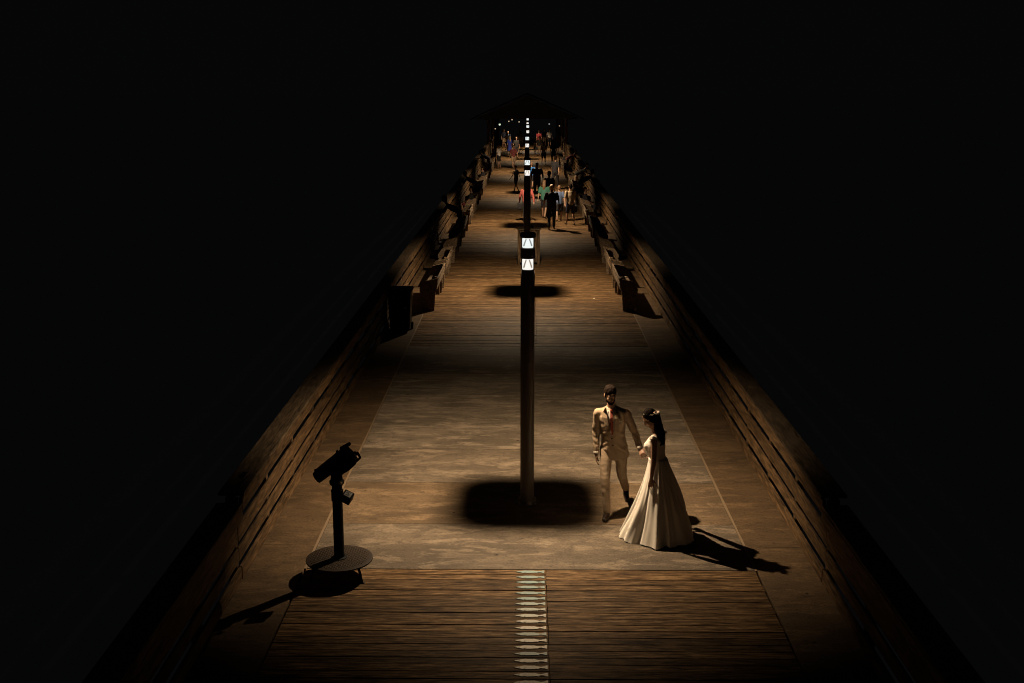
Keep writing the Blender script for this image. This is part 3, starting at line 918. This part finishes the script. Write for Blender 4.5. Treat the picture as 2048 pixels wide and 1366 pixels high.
person('man in dark clothes standing by the right benches near the pavilion', (1.85, 83.01, 0.003), PI - 0.4, 1.82, 'stand', 'navy cloth', 'navy cloth', 'hair')
person('person in green shirt far under the pavilion', (-0.75, 111.80, 0.003), 0.2, 1.70, 'stand', 'teal cloth', 'tan cloth', 'blond', legs='short')
person('person in maroon shirt under the pavilion on the right', (2.45, 96.43, 0.003), PI + 0.5, 1.74, 'stand', 'maroon cloth', 'charcoal cloth', 'brown_hair', legs='short')
RAILP = 'people along the railings'
person('person in dark shirt leaning on the left railing beyond the second lamp', (-2.42, 54.07, 0.003), -PI / 2, 1.72, 'lean', 'dark cloth', 'maroon cloth', 'brown_hair', RAILP, legs='short')
person('person leaning on the left railing level with the fifth lamp', (-2.42, 72.99, 0.003), -PI / 2, 1.76, 'lean', 'navy cloth', 'dark cloth', 'hair', RAILP)
person('person leaning on the right railing just beyond the family', (2.50, 54.55, 0.003), PI / 2, 1.78, 'lean', 'dark cloth', 'dark cloth', 'hair', RAILP, sleeves='long')
person('person in cap leaning on the right railing near the fourth lamp', (2.50, 59.73, 0.003), PI / 2, 1.74, 'lean', 'charcoal cloth', 'tan cloth', 'hair', RAILP, hat='dark cloth', legs='short')
person('person leaning on the right railing level with the fifth lamp', (2.50, 73.31, 0.003), PI / 2, 1.74, 'lean', 'maroon cloth', 'dark cloth', 'brown_hair', RAILP)
person('angler in dark clothes standing at the left railing before the pavilion', (-2.35, 84.79, 0.003), -PI / 2, 1.80, 'stand', 'dark cloth', 'dark cloth', 'hair', RAILP)
person('person in white shirt standing by the left benches before the pavilion', (-1.95, 78.81, 0.003), -PI / 2 - 0.6, 1.72, 'stand', 'white cloth', 'dark cloth', 'brown_hair', RAILP, legs='short')
person('woman with bag walking away right of the far lamps', (0.95, 94.01, 0.003), PI, 1.66, 'walk2', 'charcoal cloth', 'tan cloth', 'brown_hair', longhair=True, bag=1, legs='short')
person('man in navy shirt facing the camera under the pavilion', (-2.15, 106.95, 0.003), 0.2, 1.80, 'stand', 'navy cloth', 'tan cloth', 'blond', legs='short')
person('person in white shirt and tan shorts under the pavilion, left of the far lamps', (-0.55, 99.0, 0.003), 0.4, 1.76, 'stand', 'white cloth', 'tan cloth', 'brown_hair', legs='short')
person('person in periwinkle shirt deep under the pavilion on the left', (-1.75, 104.5, 0.003), -0.3, 1.72, 'stand', 'periwinkle cloth', 'dark cloth', 'blond', legs='short')
person('child in cream shirt right of the far lamps', (0.62, 96.5, 0.003), 0.2, 1.30, 'walk', 'cream cloth', 'dark cloth', 'brown_hair', legs='short')
person('person in cream top walking toward the camera before the pavilion', (1.15, 83.0, 0.003), 0.1, 1.70, 'walk2', 'cream cloth', 'navy cloth', 'hair', legs='short')
person('person in maroon top walking on the left before the pavilion', (-0.95, 78.5, 0.003), 0.3, 1.68, 'walk', 'maroon cloth', 'tan cloth', 'hair', legs='short')
SEAT = 'people sitting on the benches'
def on_bench(i, s, dy):
    return (s * 2.40, starts[i] + dy, 0.0)
person('blond person sitting on a left bench close to the pavilion', on_bench(12, -1, 1.0), -PI / 2, 1.70, 'sit', 'navy cloth', 'dark cloth', 'blond', SEAT)
person('person in black sitting on the left bench level with the fourth lamp', on_bench(8, -1, 0.6), -PI / 2, 1.74, 'sit', 'dark cloth', 'tan cloth', 'hair', SEAT, legs='short')
person('person sitting on a left bench behind the leaning angler', on_bench(5, -1, 1.2), -PI / 2, 1.72, 'sit', 'charcoal cloth', 'maroon cloth', 'hair', SEAT, legs='short')
person('person in dark shirt sitting on the right bench beside the family', on_bench(5, 1, 0.7), PI / 2, 1.72, 'sit', 'dark cloth', 'dark cloth', 'hair', SEAT)
person('person sitting on the right bench close to the pavilion', on_bench(11, 1, 1.1), PI / 2, 1.70, 'sit', 'charcoal cloth', 'dark cloth', 'brown_hair', SEAT)
person('person in tan shorts sitting on the seventh left bench', on_bench(6, -1, 0.9), -PI / 2, 1.70, 'sit', 'dark cloth', 'tan cloth', 'hair', SEAT, legs='short', longhair=False)
person('person with long hair sitting on the tenth left bench', on_bench(9, -1, 0.9), -PI / 2, 1.70, 'sit', 'maroon cloth', 'dark cloth', 'brown_hair', SEAT, legs='short', longhair=True)
person('person sitting on the seventh right bench', on_bench(6, 1, 0.9), PI / 2, 1.70, 'sit', 'navy cloth', 'dark cloth', 'hair', SEAT, legs='short', longhair=False)
person('blond person sitting on the tenth right bench', on_bench(9, 1, 0.9), PI / 2, 1.70, 'sit', 'charcoal cloth', 'tan cloth', 'blond', SEAT, legs='short', longhair=False)
person('angler in black cap leaning on the left railing, nearest the camera', (-2.42, 40.80, 0.003), -PI / 2, 1.76, 'lean', 'dark cloth', 'dark cloth', 'hair', sleeves='long', hat='dark cloth')

# ---------------------------------------------------------------- the groom
gm = thing('person', (1.03, 13.80, 0.0))
gm.scale = (0.93, 0.93, 0.93)
gm.rotation_euler.z = R(-9)
tag(gm, 'groom in tan suit and coral tie walking beside the nearest lamp post', 'person', 'wedding couple')
body = MB()
hrot = Matrix.Rotation(R(26), 3, 'Z') @ Matrix.Rotation(R(18), 3, 'X')
hc = Vector((-0.035, -0.066, 1.634))
HP = head(body, hc, hrot, 0.96)
body.capsule((-0.015, -0.03, 1.44), 0.060, hc + Vector((0.005, 0.03, -0.06)), 0.055)
sh_r, el_r, wr_r = Vector((-0.200, -0.02, 1.385)), Vector((-0.225, 0.01, 1.085)), Vector((-0.205, -0.075, 0.815))
sh_l, el_l, wr_l = Vector((0.180, -0.035, 1.40)), Vector((0.305, -0.09, 1.135)), Vector((0.385, -0.235, 0.965))
legA = [Vector((-0.075, 0.0, 0.88)), Vector((-0.075, -0.20, 0.49)), Vector((-0.030, -0.30, 0.095))]
legB = [Vector((0.105, 0.02, 0.88)), Vector((0.130, 0.08, 0.48)), Vector((0.165, 0.46, 0.160))]
torso(body, [((0.015, 0.01, 0.86), 0.13, 0.09), ((0.005, 0.0, 1.05), 0.13, 0.09), ((-0.008, -0.02, 1.30), 0.155, 0.10), ((-0.012, -0.03, 1.44), 0.11, 0.07)], (1, 0, 0))
for a, b_, c_ in ((sh_r, el_r, wr_r), (sh_l, el_l, wr_l)):
    body.chain([a, b_, c_], [0.046, 0.038, 0.026])
for L in (legA, legB):
    body.chain(L, [0.078, 0.054, 0.036])
body.capsule((-0.030, -0.30, 0.06), 0.034, (-0.045, -0.45, 0.035), 0.028)
body.capsule((0.167, 0.455, 0.12), 0.034, (0.185, 0.36, 0.035), 0.028)
hand(body, wr_r, (0.02, -0.22, -1), (1, 0.1, 0.0), -1, 0.45)
hand(body, wr_l, (0.35, -0.62, -0.50), (0.4, 0.5, -0.5), 1, 0.75)
body.soft('body', 'skin', gm, 0.0056, 3)
def folds(freq, amp, seed):
    off = Vector((seed, seed * 2.1, -seed))
    def f(co):
        a = noise.noise(Vector((co.x * freq, co.y * freq, co.z * freq * 1.9)) + off)
        b2 = noise.noise(Vector((co.x * freq * 2.6, co.y * freq * 2.6, co.z * freq * 4.2 + co.x * 9)) + off)
        return amp * (a + 0.5 * b2)
    return f
jk = MB()
torso(jk, [((0.040, 0.015, 0.755), 0.198, 0.160), ((0.028, 0.01, 0.88), 0.184, 0.148), ((0.008, 0.0, 1.05), 0.158, 0.130), ((-0.004, -0.012, 1.23), 0.180, 0.146), ((-0.010, -0.016, 1.34), 0.190, 0.134), ((-0.012, -0.020, 1.415), 0.168, 0.104), ((-0.013, -0.028, 1.465), 0.085, 0.075)], (1, 0, 0.04), 28)
jk.capsule(sh_r + Vector((0.006, 0, -0.012)), 0.062, (-0.085, -0.025, 1.395), 0.060); jk.capsule(sh_l + Vector((-0.006, 0, -0.014)), 0.062, (0.06, -0.025, 1.40), 0.060)
for a, b_, c_ in ((sh_r, el_r, wr_r), (sh_l, el_l, wr_l)):
    jk.chain([a - Vector((0, 0, 0.015)), b_, b_.lerp(c_, 0.93)], [0.064, 0.052, 0.042])
def jfold(co):
    base = folds(8, 0.0045, 3.1)(co)
    # sleeve rucks and pull lines radiating from the button
    if abs(co.x + 0.01) > 0.20:
        base += 0.0035 * max(0, min(1, (1.33 - co.z) * 8)) * math.sin(co.z * 62 + co.x * 30 + co.y * 25 + 5 * noise.noise(co * 5))
    elif co.y < -0.05 and 0.84 < co.z < 1.16:
        base += 0.0045 * math.sin((co.z + abs(co.x) * 0.55) * 70 + 3.5 * noise.noise(co * 5)) * min(1, abs(co.x) * 8)
    return base
jo = jk.soft('suit_jacket', 'suit', gm, 0.0095, 4, jfold)
tr = MB()
torso(tr, [((0.020, 0.015, 0.79), 0.165, 0.125), ((0.015, 0.01, 0.95), 0.150, 0.11)], (1, 0, 0))
tr.chain([legA[0], legA[1], legA[1].lerp(legA[2], 0.97)], [0.094, 0.068, 0.054])
tr.chain([legB[0], legB[1], legB[1].lerp(legB[2], 0.95)], [0.094, 0.068, 0.052])
tr.soft('trousers', 'suit', gm, 0.0095, 4, folds(9, 0.006, 7.7))
for pts in (((-0.030, -0.265, 0.052), (-0.036, -0.35, 0.045), (-0.050, -0.475, 0.034)), ((0.165, 0.480, 0.125), (0.172, 0.425, 0.085), (0.190, 0.350, 0.034))):
    s_ = MB(); s_.chain([Vector(p) for p in pts], [0.043, 0.044, 0.034]); s_.capsule(Vector(pts[0]) + Vector((0, 0, 0.03)), 0.042, Vector(pts[0]), 0.040)
    so = s_.soft('shoe', 'shoe', gm, 0.007, 3)
hr = MB()
def eadd(mb, p, r):
    mb.ell(HP(*p), r, hrot)
eadd(hr, (0, 0.022, 0.062), (0.084, 0.094, 0.078)); eadd(hr, (0, 0.066, 0.0), (0.074, 0.052, 0.085))
rn = random.Random(4)
for q in range(34):        # swept locks over the crown and forehead
    a = rn.uniform(-1, 1)
    x = a * 0.062
    p0 = HP(x * 0.8 - 0.01, rn.uniform(-0.02, 0.05), 0.124 - abs(a) * 0.024)
    p1 = HP(x * 0.9 + rn.uniform(-0.006, 0.006), rn.uniform(-0.062, -0.046) + abs(a) * 0.022, 0.090 - abs(a) * 0.022 + rn.uniform(-0.010, 0.008))
    hr.capsule(p0, 0.017, p1, rn.uniform(0.006, 0.011), 8)
for s in (-1, 1):
    hr.capsule(HP(s * 0.072, 0.012, 0.06), 0.015, HP(s * 0.073, -0.010, -0.005), 0.008, 8)
hr.soft('hair', 'hair', gm, 0.0055, 1, lambda co: 0.004 * noise.noise(Vector((co.x * 80, co.y * 30, co.z * 30))))
bd = MB()
bd.capsule(HP(-0.052, -0.035, -0.062), 0.017, HP(-0.012, -0.072, -0.098), 0.020); bd.capsule(HP(0.052, -0.035, -0.062), 0.017, HP(0.012, -0.072, -0.098), 0.020)
bd.capsule(HP(-0.022, -0.086, -0.046), 0.006, HP(0.022, -0.086, -0.046), 0.006); bd.ell(HP(0, -0.076, -0.096), (0.026, 0.020, 0.022), hrot)
bd.soft('beard', 'hair', gm, 0.005, 2)
for s in (-1, 1):
    e = MB().ell(HP(s * 0.031, -0.073, 0.006), (0.011, 0.008, 0.007), hrot, 10, 6).build('eye', 'eye', gm, smooth=True)
    MB().ell(HP(s * 0.031, -0.080, 0.006), (0.0045, 0.002, 0.0045), hrot, 8, 5).build('iris', 'iris', e, smooth=True)
MB().ell(HP(0, -0.0865, -0.060), (0.021, 0.006, 0.005), hrot, 10, 6).build('mouth', 'lip', gm, smooth=True)

# shirt front, tie, lapels laid on the jacket by casting on to it
bvh = BVHTree.FromPolygons([v.co.copy() for v in jo.data.vertices], [tuple(p.vertices) for p in jo.data.polygons])
def on_chest(x, z, off):
    h = bvh.ray_cast(Vector((x, -1.0, z)), Vector((0, 1, 0)))
    y = h[0].y if h[0] is not None else -0.12
    return Vector((x, y - off, z))
def panel(name, mt, left, right, off, thick=0.005, parent=gm, nu=5):
    """strip between two polylines (x, z) of equal length, hugging the chest"""
    b = MB(); n = len(left); vs = []
    for (lx, lz), (rx, rz) in zip(left, right):
        for u in range(nu):
            f = u / (nu - 1)
            vs.append(on_chest(lx + (rx - lx) * f, lz + (rz - lz) * f, off))
    m_ = len(vs)
    vs2 = [v + Vector((0, thick + 0.004, 0)) for v in vs]
    fs = []
    for i in range(n - 1):
        for u in range(nu - 1):
            a = i * nu + u
            fs.append((a, a + 1, a + nu + 1, a + nu)); fs.append((m_ + a, m_ + a + nu, m_ + a + nu + 1, m_ + a + 1))
    for i in range(n - 1):
        for a, b_ in ((i * nu, (i + 1) * nu), (i * nu + nu - 1, (i + 1) * nu + nu - 1)):
            fs.append((a, b_, m_ + b_, m_ + a))
    for u in range(nu - 1):
        for base in (0, (n - 1) * nu):
            fs.append((base + u, base + u + 1, m_ + base + u + 1, m_ + base + u))
    b.add(vs + vs2, fs)
    return b.build(name, mt, parent, smooth=False)
cx = -0.013
def lerp_pts(a, b_, n):
    return [(a[0] + (b_[0] - a[0]) * i / (n - 1), a[1] + (b_[1] - a[1]) * i / (n - 1)) for i in range(n)]
bt = (0.010, 1.070)
panel('shirt_front', 'shirt', lerp_pts((cx - 0.062, 1.462), (bt[0] - 0.004, 1.10), 12), lerp_pts((cx + 0.066, 1.462), (bt[0] + 0.004, 1.10), 12), 0.004)
panel('tie', 'tie', lerp_pts((cx - 0.014, 1.432), (bt[0] - 0.022, 1.11), 12), lerp_pts((cx + 0.020, 1.432), (bt[0] + 0.016, 1.11), 12), 0.012)
MB().ell(on_chest(cx + 0.002, 1.438, 0.016), (0.021, 0.014, 0.019)).build('tie_knot', 'tie', gm, smooth=True)
for s in (-1, 1):
    inn = [(cx + s * 0.060, 1.468), (cx + s * 0.058, 1.41), (cx + s * 0.048, 1.34), (cx + s * 0.034 + 0.008, 1.24), (bt[0] + s * 0.014, 1.15), (bt[0] + s * 0.002, 1.075)]
    out = [(cx + s * 0.092, 1.465), (cx + s * 0.108, 1.41), (cx + s * 0.122, 1.345), (cx + s * 0.088 + 0.008, 1.24), (bt[0] + s * 0.046, 1.15), (bt[0] + s * 0.006, 1.075)]
    panel('lapel', 'lapel', inn, out, 0.019, 0.010)
    MB().add([HP(0, 0, 0)], []) 
    c2 = MB()
    p1 = on_chest(cx + s * 0.008, 1.462, 0.020); p2 = on_chest(cx + s * 0.062, 1.466, 0.004) + Vector((0, 0, 0.028)); p3 = on_chest(cx + s * 0.048, 1.415, 0.020)
    q = Vector((0, 0.006, 0))
    c2.add([p1, p2, p3, p1 + q, p2 + q, p3 + q], [(0, 1, 2), (5, 4, 3), (0, 3, 4, 1), (1, 4, 5, 2), (2, 5, 3, 0)])
    c2.build('collar', 'shirt', gm)
panel('jacket_edge', 'lapel', lerp_pts((bt[0] + 0.002, 1.075), (0.055, 0.785), 10), lerp_pts((bt[0] + 0.020, 1.075), (0.100, 0.775), 10), 0.011)
for z in (1.06, 0.965):
    p = on_chest(bt[0] + (1.06 - z) * 0.16 - 0.006, z, 0.008)
    MB().cyl(p, p - Vector((0, 0.006, 0)), 0.011, n=12).build('button', 'shoe', gm)
panel('pocket_square', 'shirt', lerp_pts((0.075, 1.308), (0.075, 1.286), 3), lerp_pts((0.125, 1.302), (0.125, 1.286), 3), 0.008)
for s, z in ((-1, 0.93), (1, 0.93)):
    panel('pocket_flap', 'lapel', lerp_pts((s * 0.085 + 0.03, z), (s * 0.085 + 0.03, z - 0.045), 3), lerp_pts((s * 0.160 + 0.03, z + 0.008), (s * 0.160 + 0.03, z - 0.037), 3), 0.007)
for e_, w_ in ((el_r, wr_r), (el_l, wr_l)):
    d_ = (w_ - e_).normalized()
    MB().cyl(w_ - d_ * 0.03, w_ + d_ * 0.006, 0.040, 0.038, 16).build('cuff', 'shirt', gm, smooth=True)

# ---------------------------------------------------------------- the bride
br = thing('person', (1.53, 12.95, 0.0))
br.scale = (0.945, 0.945, 0.945)
br.rotation_euler.z = R(-25)
tag(br, 'bride in long ivory gown seen from the side, looking down', 'person', 'wedding couple')
body = MB()
brot = Matrix.Rotation(R(-90 + 8), 3, 'Z') @ Matrix.Rotation(R(40), 3, 'X')
bc = Vector((-0.150, 0.0, 1.515))
BP = head(body, bc, brot, 0.93, True)
body.chain([Vector((-0.055, 0.0, 1.33)), Vector((-0.085, 0.0, 1.40)), bc + Vector((0.035, 0, -0.035))], [0.052, 0.045, 0.046])
bsl, bel, bwl = Vector((-0.035, -0.160, 1.305)), Vector((-0.015, -0.215, 1.035)), Vector((-0.035, -0.225, 0.815))
bsr, ber, bwr = Vector((-0.035, 0.160, 1.305)), Vector((-0.055, 0.260, 1.060)), Vector((-0.190, 0.370, 0.945))
torso(body, [((-0.03, 0, 0.88), 0.13, 0.095), ((-0.035, 0, 1.02), 0.105, 0.085), ((-0.07, 0, 1.17), 0.125, 0.085), ((-0.05, 0, 1.27), 0.130, 0.072), ((-0.05, 0, 1.33), 0.10, 0.055), ((-0.055, 0, 1.36), 0.06, 0.045)], (0, 1, 0))
for a, b_, c_ in ((bsl, bel, bwl), (bsr, ber, bwr)):
    body.chain([a, b_, c_], [0.041, 0.034, 0.023])
    body.capsule(a, 0.042, a + Vector((-0.01, -a.y * 0.5, 0.015)), 0.045)
for s in (-1, 1):
    body.chain([Vector((-0.02, s * 0.085, 0.86)), Vector((-0.03, s * 0.085, 0.47)), Vector((0.0, s * 0.085, 0.09))], [0.08, 0.055, 0.036])
    body.capsule((0.0, s * 0.085, 0.06), 0.032, (-0.15, s * 0.09, 0.03), 0.026)
hand(body, bwl, (-0.02, -0.03, -1), (-0.1, 1, 0), 1, 0.35, 0.92)
hand(body, bwr, (-0.70, 0.45, -0.30), (-0.1, 0.3, -0.95), 1, 0.8, 0.92)
body.soft('body', 'skin', br, 0.0056, 3)
# gown: bodice and a long gathered skirt
bo = MB()
torso(bo, [((-0.030, 0, 0.94), 0.118, 0.092), ((-0.040, 0, 1.06), 0.122, 0.100), ((-0.072, 0, 1.15), 0.142, 0.117), ((-0.078, 0, 1.195), 0.146, 0.118), ((-0.055, 0, 1.255), 0.140, 0.090)], (0, 1, 0), 28)
bo.ell((-0.135, -0.062, 1.185), (0.062, 0.062, 0.062)); bo.ell((-0.135, 0.062, 1.185), (0.062, 0.062, 0.062))
for s in (-1, 1):
    bo.capsule((-0.10, s * 0.085, 1.22), 0.030, (-0.055, s * 0.125, 1.315), 0.034); bo.capsule((-0.055, s * 0.125, 1.315), 0.034, (0.01, s * 0.10, 1.25), 0.026)
bo.soft('gown_bodice', 'dress', br, 0.0085, 3, folds(22, 0.0035, 1.3))
# ruffled cap sleeves
for s in (-1, 1):
    b = MB(); n = 26; rr_ = []
    for ring, (rad, dz) in enumerate(((0.030, 0.024), (0.050, 0.006), (0.060, -0.022))):
        for k in range(n):
            a = 2 * PI * k / n
            wv = 1 + (0.12 * math.sin(a * 7) if ring == 2 else 0.04 * math.sin(a * 7))
            rr_.append(Vector((-0.040 + rad * wv * math.cos(a) * 0.95, s * 0.165 + rad * wv * math.sin(a) * 0.8, 1.325 + dz - 0.02 * s * math.sin(a) * s)))
    fs = [(i * n + k, i * n + (k + 1) % n, (i + 1) * n + (k + 1) % n, (i + 1) * n + k) for i in range(2) for k in range(n)] + [tuple(range(n - 1, -1, -1))]
    b.add(rr_, fs); b.build('cap_sleeve', 'dress', br, smooth=True)
def skirt_mesh(a0, a1, z_top, z_bot, grow, nz, na, folds_n, seed, closed):
    vs, fs = [], []
    for i in range(nz + 1):
        f = i / nz
        z = z_top + (z_bot - z_top) * f
        t_ = max(0.0, 1.0 - z)            # 0 at the waist, 1 at the hem
        for k in range(na):
            a = a0 + (a1 - a0) * k / (na if closed else na - 1)
            ca, sa = math.cos(a), math.sin(a)
            fl = t_ ** 1.08
            rx = 0.108 + (0.345 if ca > 0 else 0.360) * fl + (0.030 * math.sin(PI * min(1, t_)) if ca > 0 else -0.030 * math.sin(PI * min(1, t_)))
            ry = 0.132 + 0.300 * fl
            cxx = -0.032 + 0.03 * t_
            ph = 2.2 * noise.noise(Vector((math.cos(a) * 1.3 + seed, math.sin(a) * 1.3, 0.25 * z)))
            w1 = math.sin(a * folds_n * 0.62 + ph * 4.0); w2 = math.sin(a * folds_n * 1.45 + ph * 5.5 + 1.0)
            w3 = noise.noise(Vector((ca * 4.2, sa * 4.2 + seed, z * 1.6)))
            amp = (0.006 + 0.060 * t_ ** 1.35)
            mod = amp * (0.34 * w1 + 0.16 * w2 + 0.75 * w3) * (1.25 if ca < 0.2 else 0.8)
            q = 1 + mod / max(rx, ry) * 1.1
            hem = 0.010 * math.sin(a * folds_n * 0.62 + ph * 4.0 + 0.7) * (t_ ** 6)
            vs.append(Vector((cxx + (rx + grow) * q * ca, (ry + grow) * q * sa, max(0.004, z + hem))))
    for i in range(nz):
        for k in range(na if closed else na - 1):
            k2 = (k + 1) % na
            fs.append((i * na + k, (i + 1) * na + k, (i + 1) * na + k2, i * na + k2))
    b = MB(); b.add(vs, fs)
    return b
so = skirt_mesh(0, 2 * PI, 1.015, 0.008, 0.0, 40, 220, 15, 2.0, True).build('gown_skirt', 'dress', br, smooth=True)
so2 = skirt_mesh(R(-58), R(62), 1.01, 0.40, 0.022, 24, 90, 13, 9.0, False).build('overskirt', 'dress', br, smooth=True)
b = MB(); b.loft([(Vector((-0.033, 0, z)), Vector((0.113, 0, 0)), Vector((0, 0.137, 0))) for z in (0.985, 1.026)], 40)
b.build('waistband', 'dress', br, bevel=0.003)
for o in (so, so2):
    o.rotation_euler.z = R(25)
hr = MB()
hr.ell(BP(0, 0.030, 0.058), (0.082, 0.088, 0.078), brot); hr.ell(BP(0, 0.070, -0.005), (0.072, 0.058, 0.085), brot)
hr.chain([BP(0, 0.09, -0.01), Vector((-0.03, 0.0, 1.42)), Vector((0.0, 0.0, 1.33)), Vector((0.012, 0.0, 1.22))], [0.058, 0.056, 0.054, 0.034])
hr.chain([Vector((-0.04, -0.045, 1.42)), Vector((-0.01, -0.055, 1.32)), Vector((0.01, -0.05, 1.22))], [0.040, 0.040, 0.026])
for s in (-1, 1):
    hr.capsule(BP(s * 0.066, -0.01, 0.06), 0.020, BP(s * 0.070, 0.03, -0.05), 0.022)
hr.soft('hair', 'hair', br, 0.007, 3, lambda co: 0.006 * noise.noise(Vector((co.x * 45, co.y * 45, co.z * 22))))
def flower(p, r, parent, seed):
    b = MB(); rn = random.Random(seed)
    for k in range(8):
        a = 2 * PI * k / 8 + rn.random() * 0.4
        rot = Matrix.Rotation(a, 3, 'Z') @ Matrix.Rotation(R(-28 - 30 * (k % 2)), 3, 'Y')
        b.ell(Vector(p) + Matrix.Rotation(a, 3, 'Z') @ Vector((r * 0.6, 0, r * 0.15)), (r * 0.55, r * 0.36, r * 0.10), rot, 8, 5)
    b.ell(p, (r * 0.25, r * 0.25, r * 0.22), None, 8, 5)
    f_ = b.build('hair_flower', 'petal', parent, smooth=True)
    b = MB()
    for k in range(3):
        a = rn.random() * 6.28
        b.ell(Vector(p) + Vector((math.cos(a), math.sin(a), -0.1)) * r * 1.2, (r * 0.6, r * 0.22, r * 0.06), Matrix.Rotation(a, 3, 'Z'), 8, 4)
    b.build('leaf', 'leaf', f_)
for i, p in enumerate(((-0.060, -0.03, 1.600), (-0.062, 0.03, 1.598), (-0.10, -0.068, 1.585), (-0.215, -0.02, 1.605), (-0.20, -0.065, 1.580), (-0.11, 0.075, 1.585))):
    flower(p, (0.036, 0.032, 0.02, 0.018, 0.016, 0.02)[i], br, i)
for s in (-1, 1):
    e = MB().ell(BP(s * 0.031, -0.073, 0.006), (0.010, 0.007, 0.006), brot, 10, 6).build('eye', 'eye', br, smooth=True)
    MB().ell(BP(s * 0.031, -0.079, 0.006), (0.004, 0.002, 0.004), brot, 8, 5).build('iris', 'iris', e, smooth=True)
MB().ell(BP(0, -0.0865, -0.060), (0.018, 0.006, 0.006), brot, 10, 6).build('mouth', 'lip', br, smooth=True)

# ================================================================ far odds and ends
pb = thing('paper_scrap', (1.67, 28.9, 0.003))
tag(pb, 'small white paper scrap on the planks by the nearest right bench', 'paper')
b = MB(); b.add([(-0.05, -0.03, 0), (0.05, -0.04, 0.01), (0.06, 0.04, 0.03), (-0.04, 0.05, 0.012), (-0.05, -0.03, 0.002), (0.05, -0.04, 0.012), (0.06, 0.04, 0.032), (-0.04, 0.05, 0.014)], [(3, 2, 1, 0), (4, 5, 6, 7), (0, 1, 5, 4), (1, 2, 6, 5), (2, 3, 7, 6), (3, 0, 4, 7)])
b.build('sheet', 'white cloth', pb).scale = (0.55, 0.55, 0.55)
def hanging(loc, label, r, mt, bar=False):
    root = thing('hanging_light', loc)
    tag(root, label, 'light', 'lights hanging under the pavilion')
    MB().cyl((0, 0, 0.02), (0, 0, 3.07 - loc[2]), 0.01, n=6).build('cord', 'black', root)
    MB().lathe([(0.02, 0.03), (r * 0.8, 0.0), (r, -0.03)], 16, cap=True).build('shade', 'black', root)
    MB().ell((0, 0, -0.02 - r * 0.7), (r * 0.8, r * 0.8, r * 0.8)).build('globe', mt, root, smooth=True)
hanging((-2.35, 98.9, 2.45), 'greenish round light at the left under the pavilion', 0.11, 'bulb')
hanging((-1.45, 110.2, 2.55), 'warm round light left of the far lamps', 0.08, 'bulb_warm')
hanging((-1.10, 110.2, 2.75), 'warm round light nearest the far lamps on their left', 0.08, 'bulb_warm')
hanging((-1.75, 110.2, 2.40), 'low warm round light between the other left lights', 0.08, 'bulb_warm')
hanging((2.05, 110.2, 2.15), 'white round light at the right under the pavilion', 0.08, 'tube')

hanging((-2.70, 98.0, 2.10), 'added low warm glint beside the left pavilion post', 0.07, 'bulb_warm')  # globes from here on are added as warm glints among the far clutter
hanging((-0.80, 112.0, 2.30), 'added warm glint close left of the farthest lamp', 0.08, 'bulb_warm')
hanging((1.55, 112.0, 2.60), 'added warm glint high on the right under the pavilion', 0.07, 'bulb_warm')
hanging((2.70, 99.0, 2.30), 'added warm glint beside the right pavilion post', 0.06, 'bulb_warm')
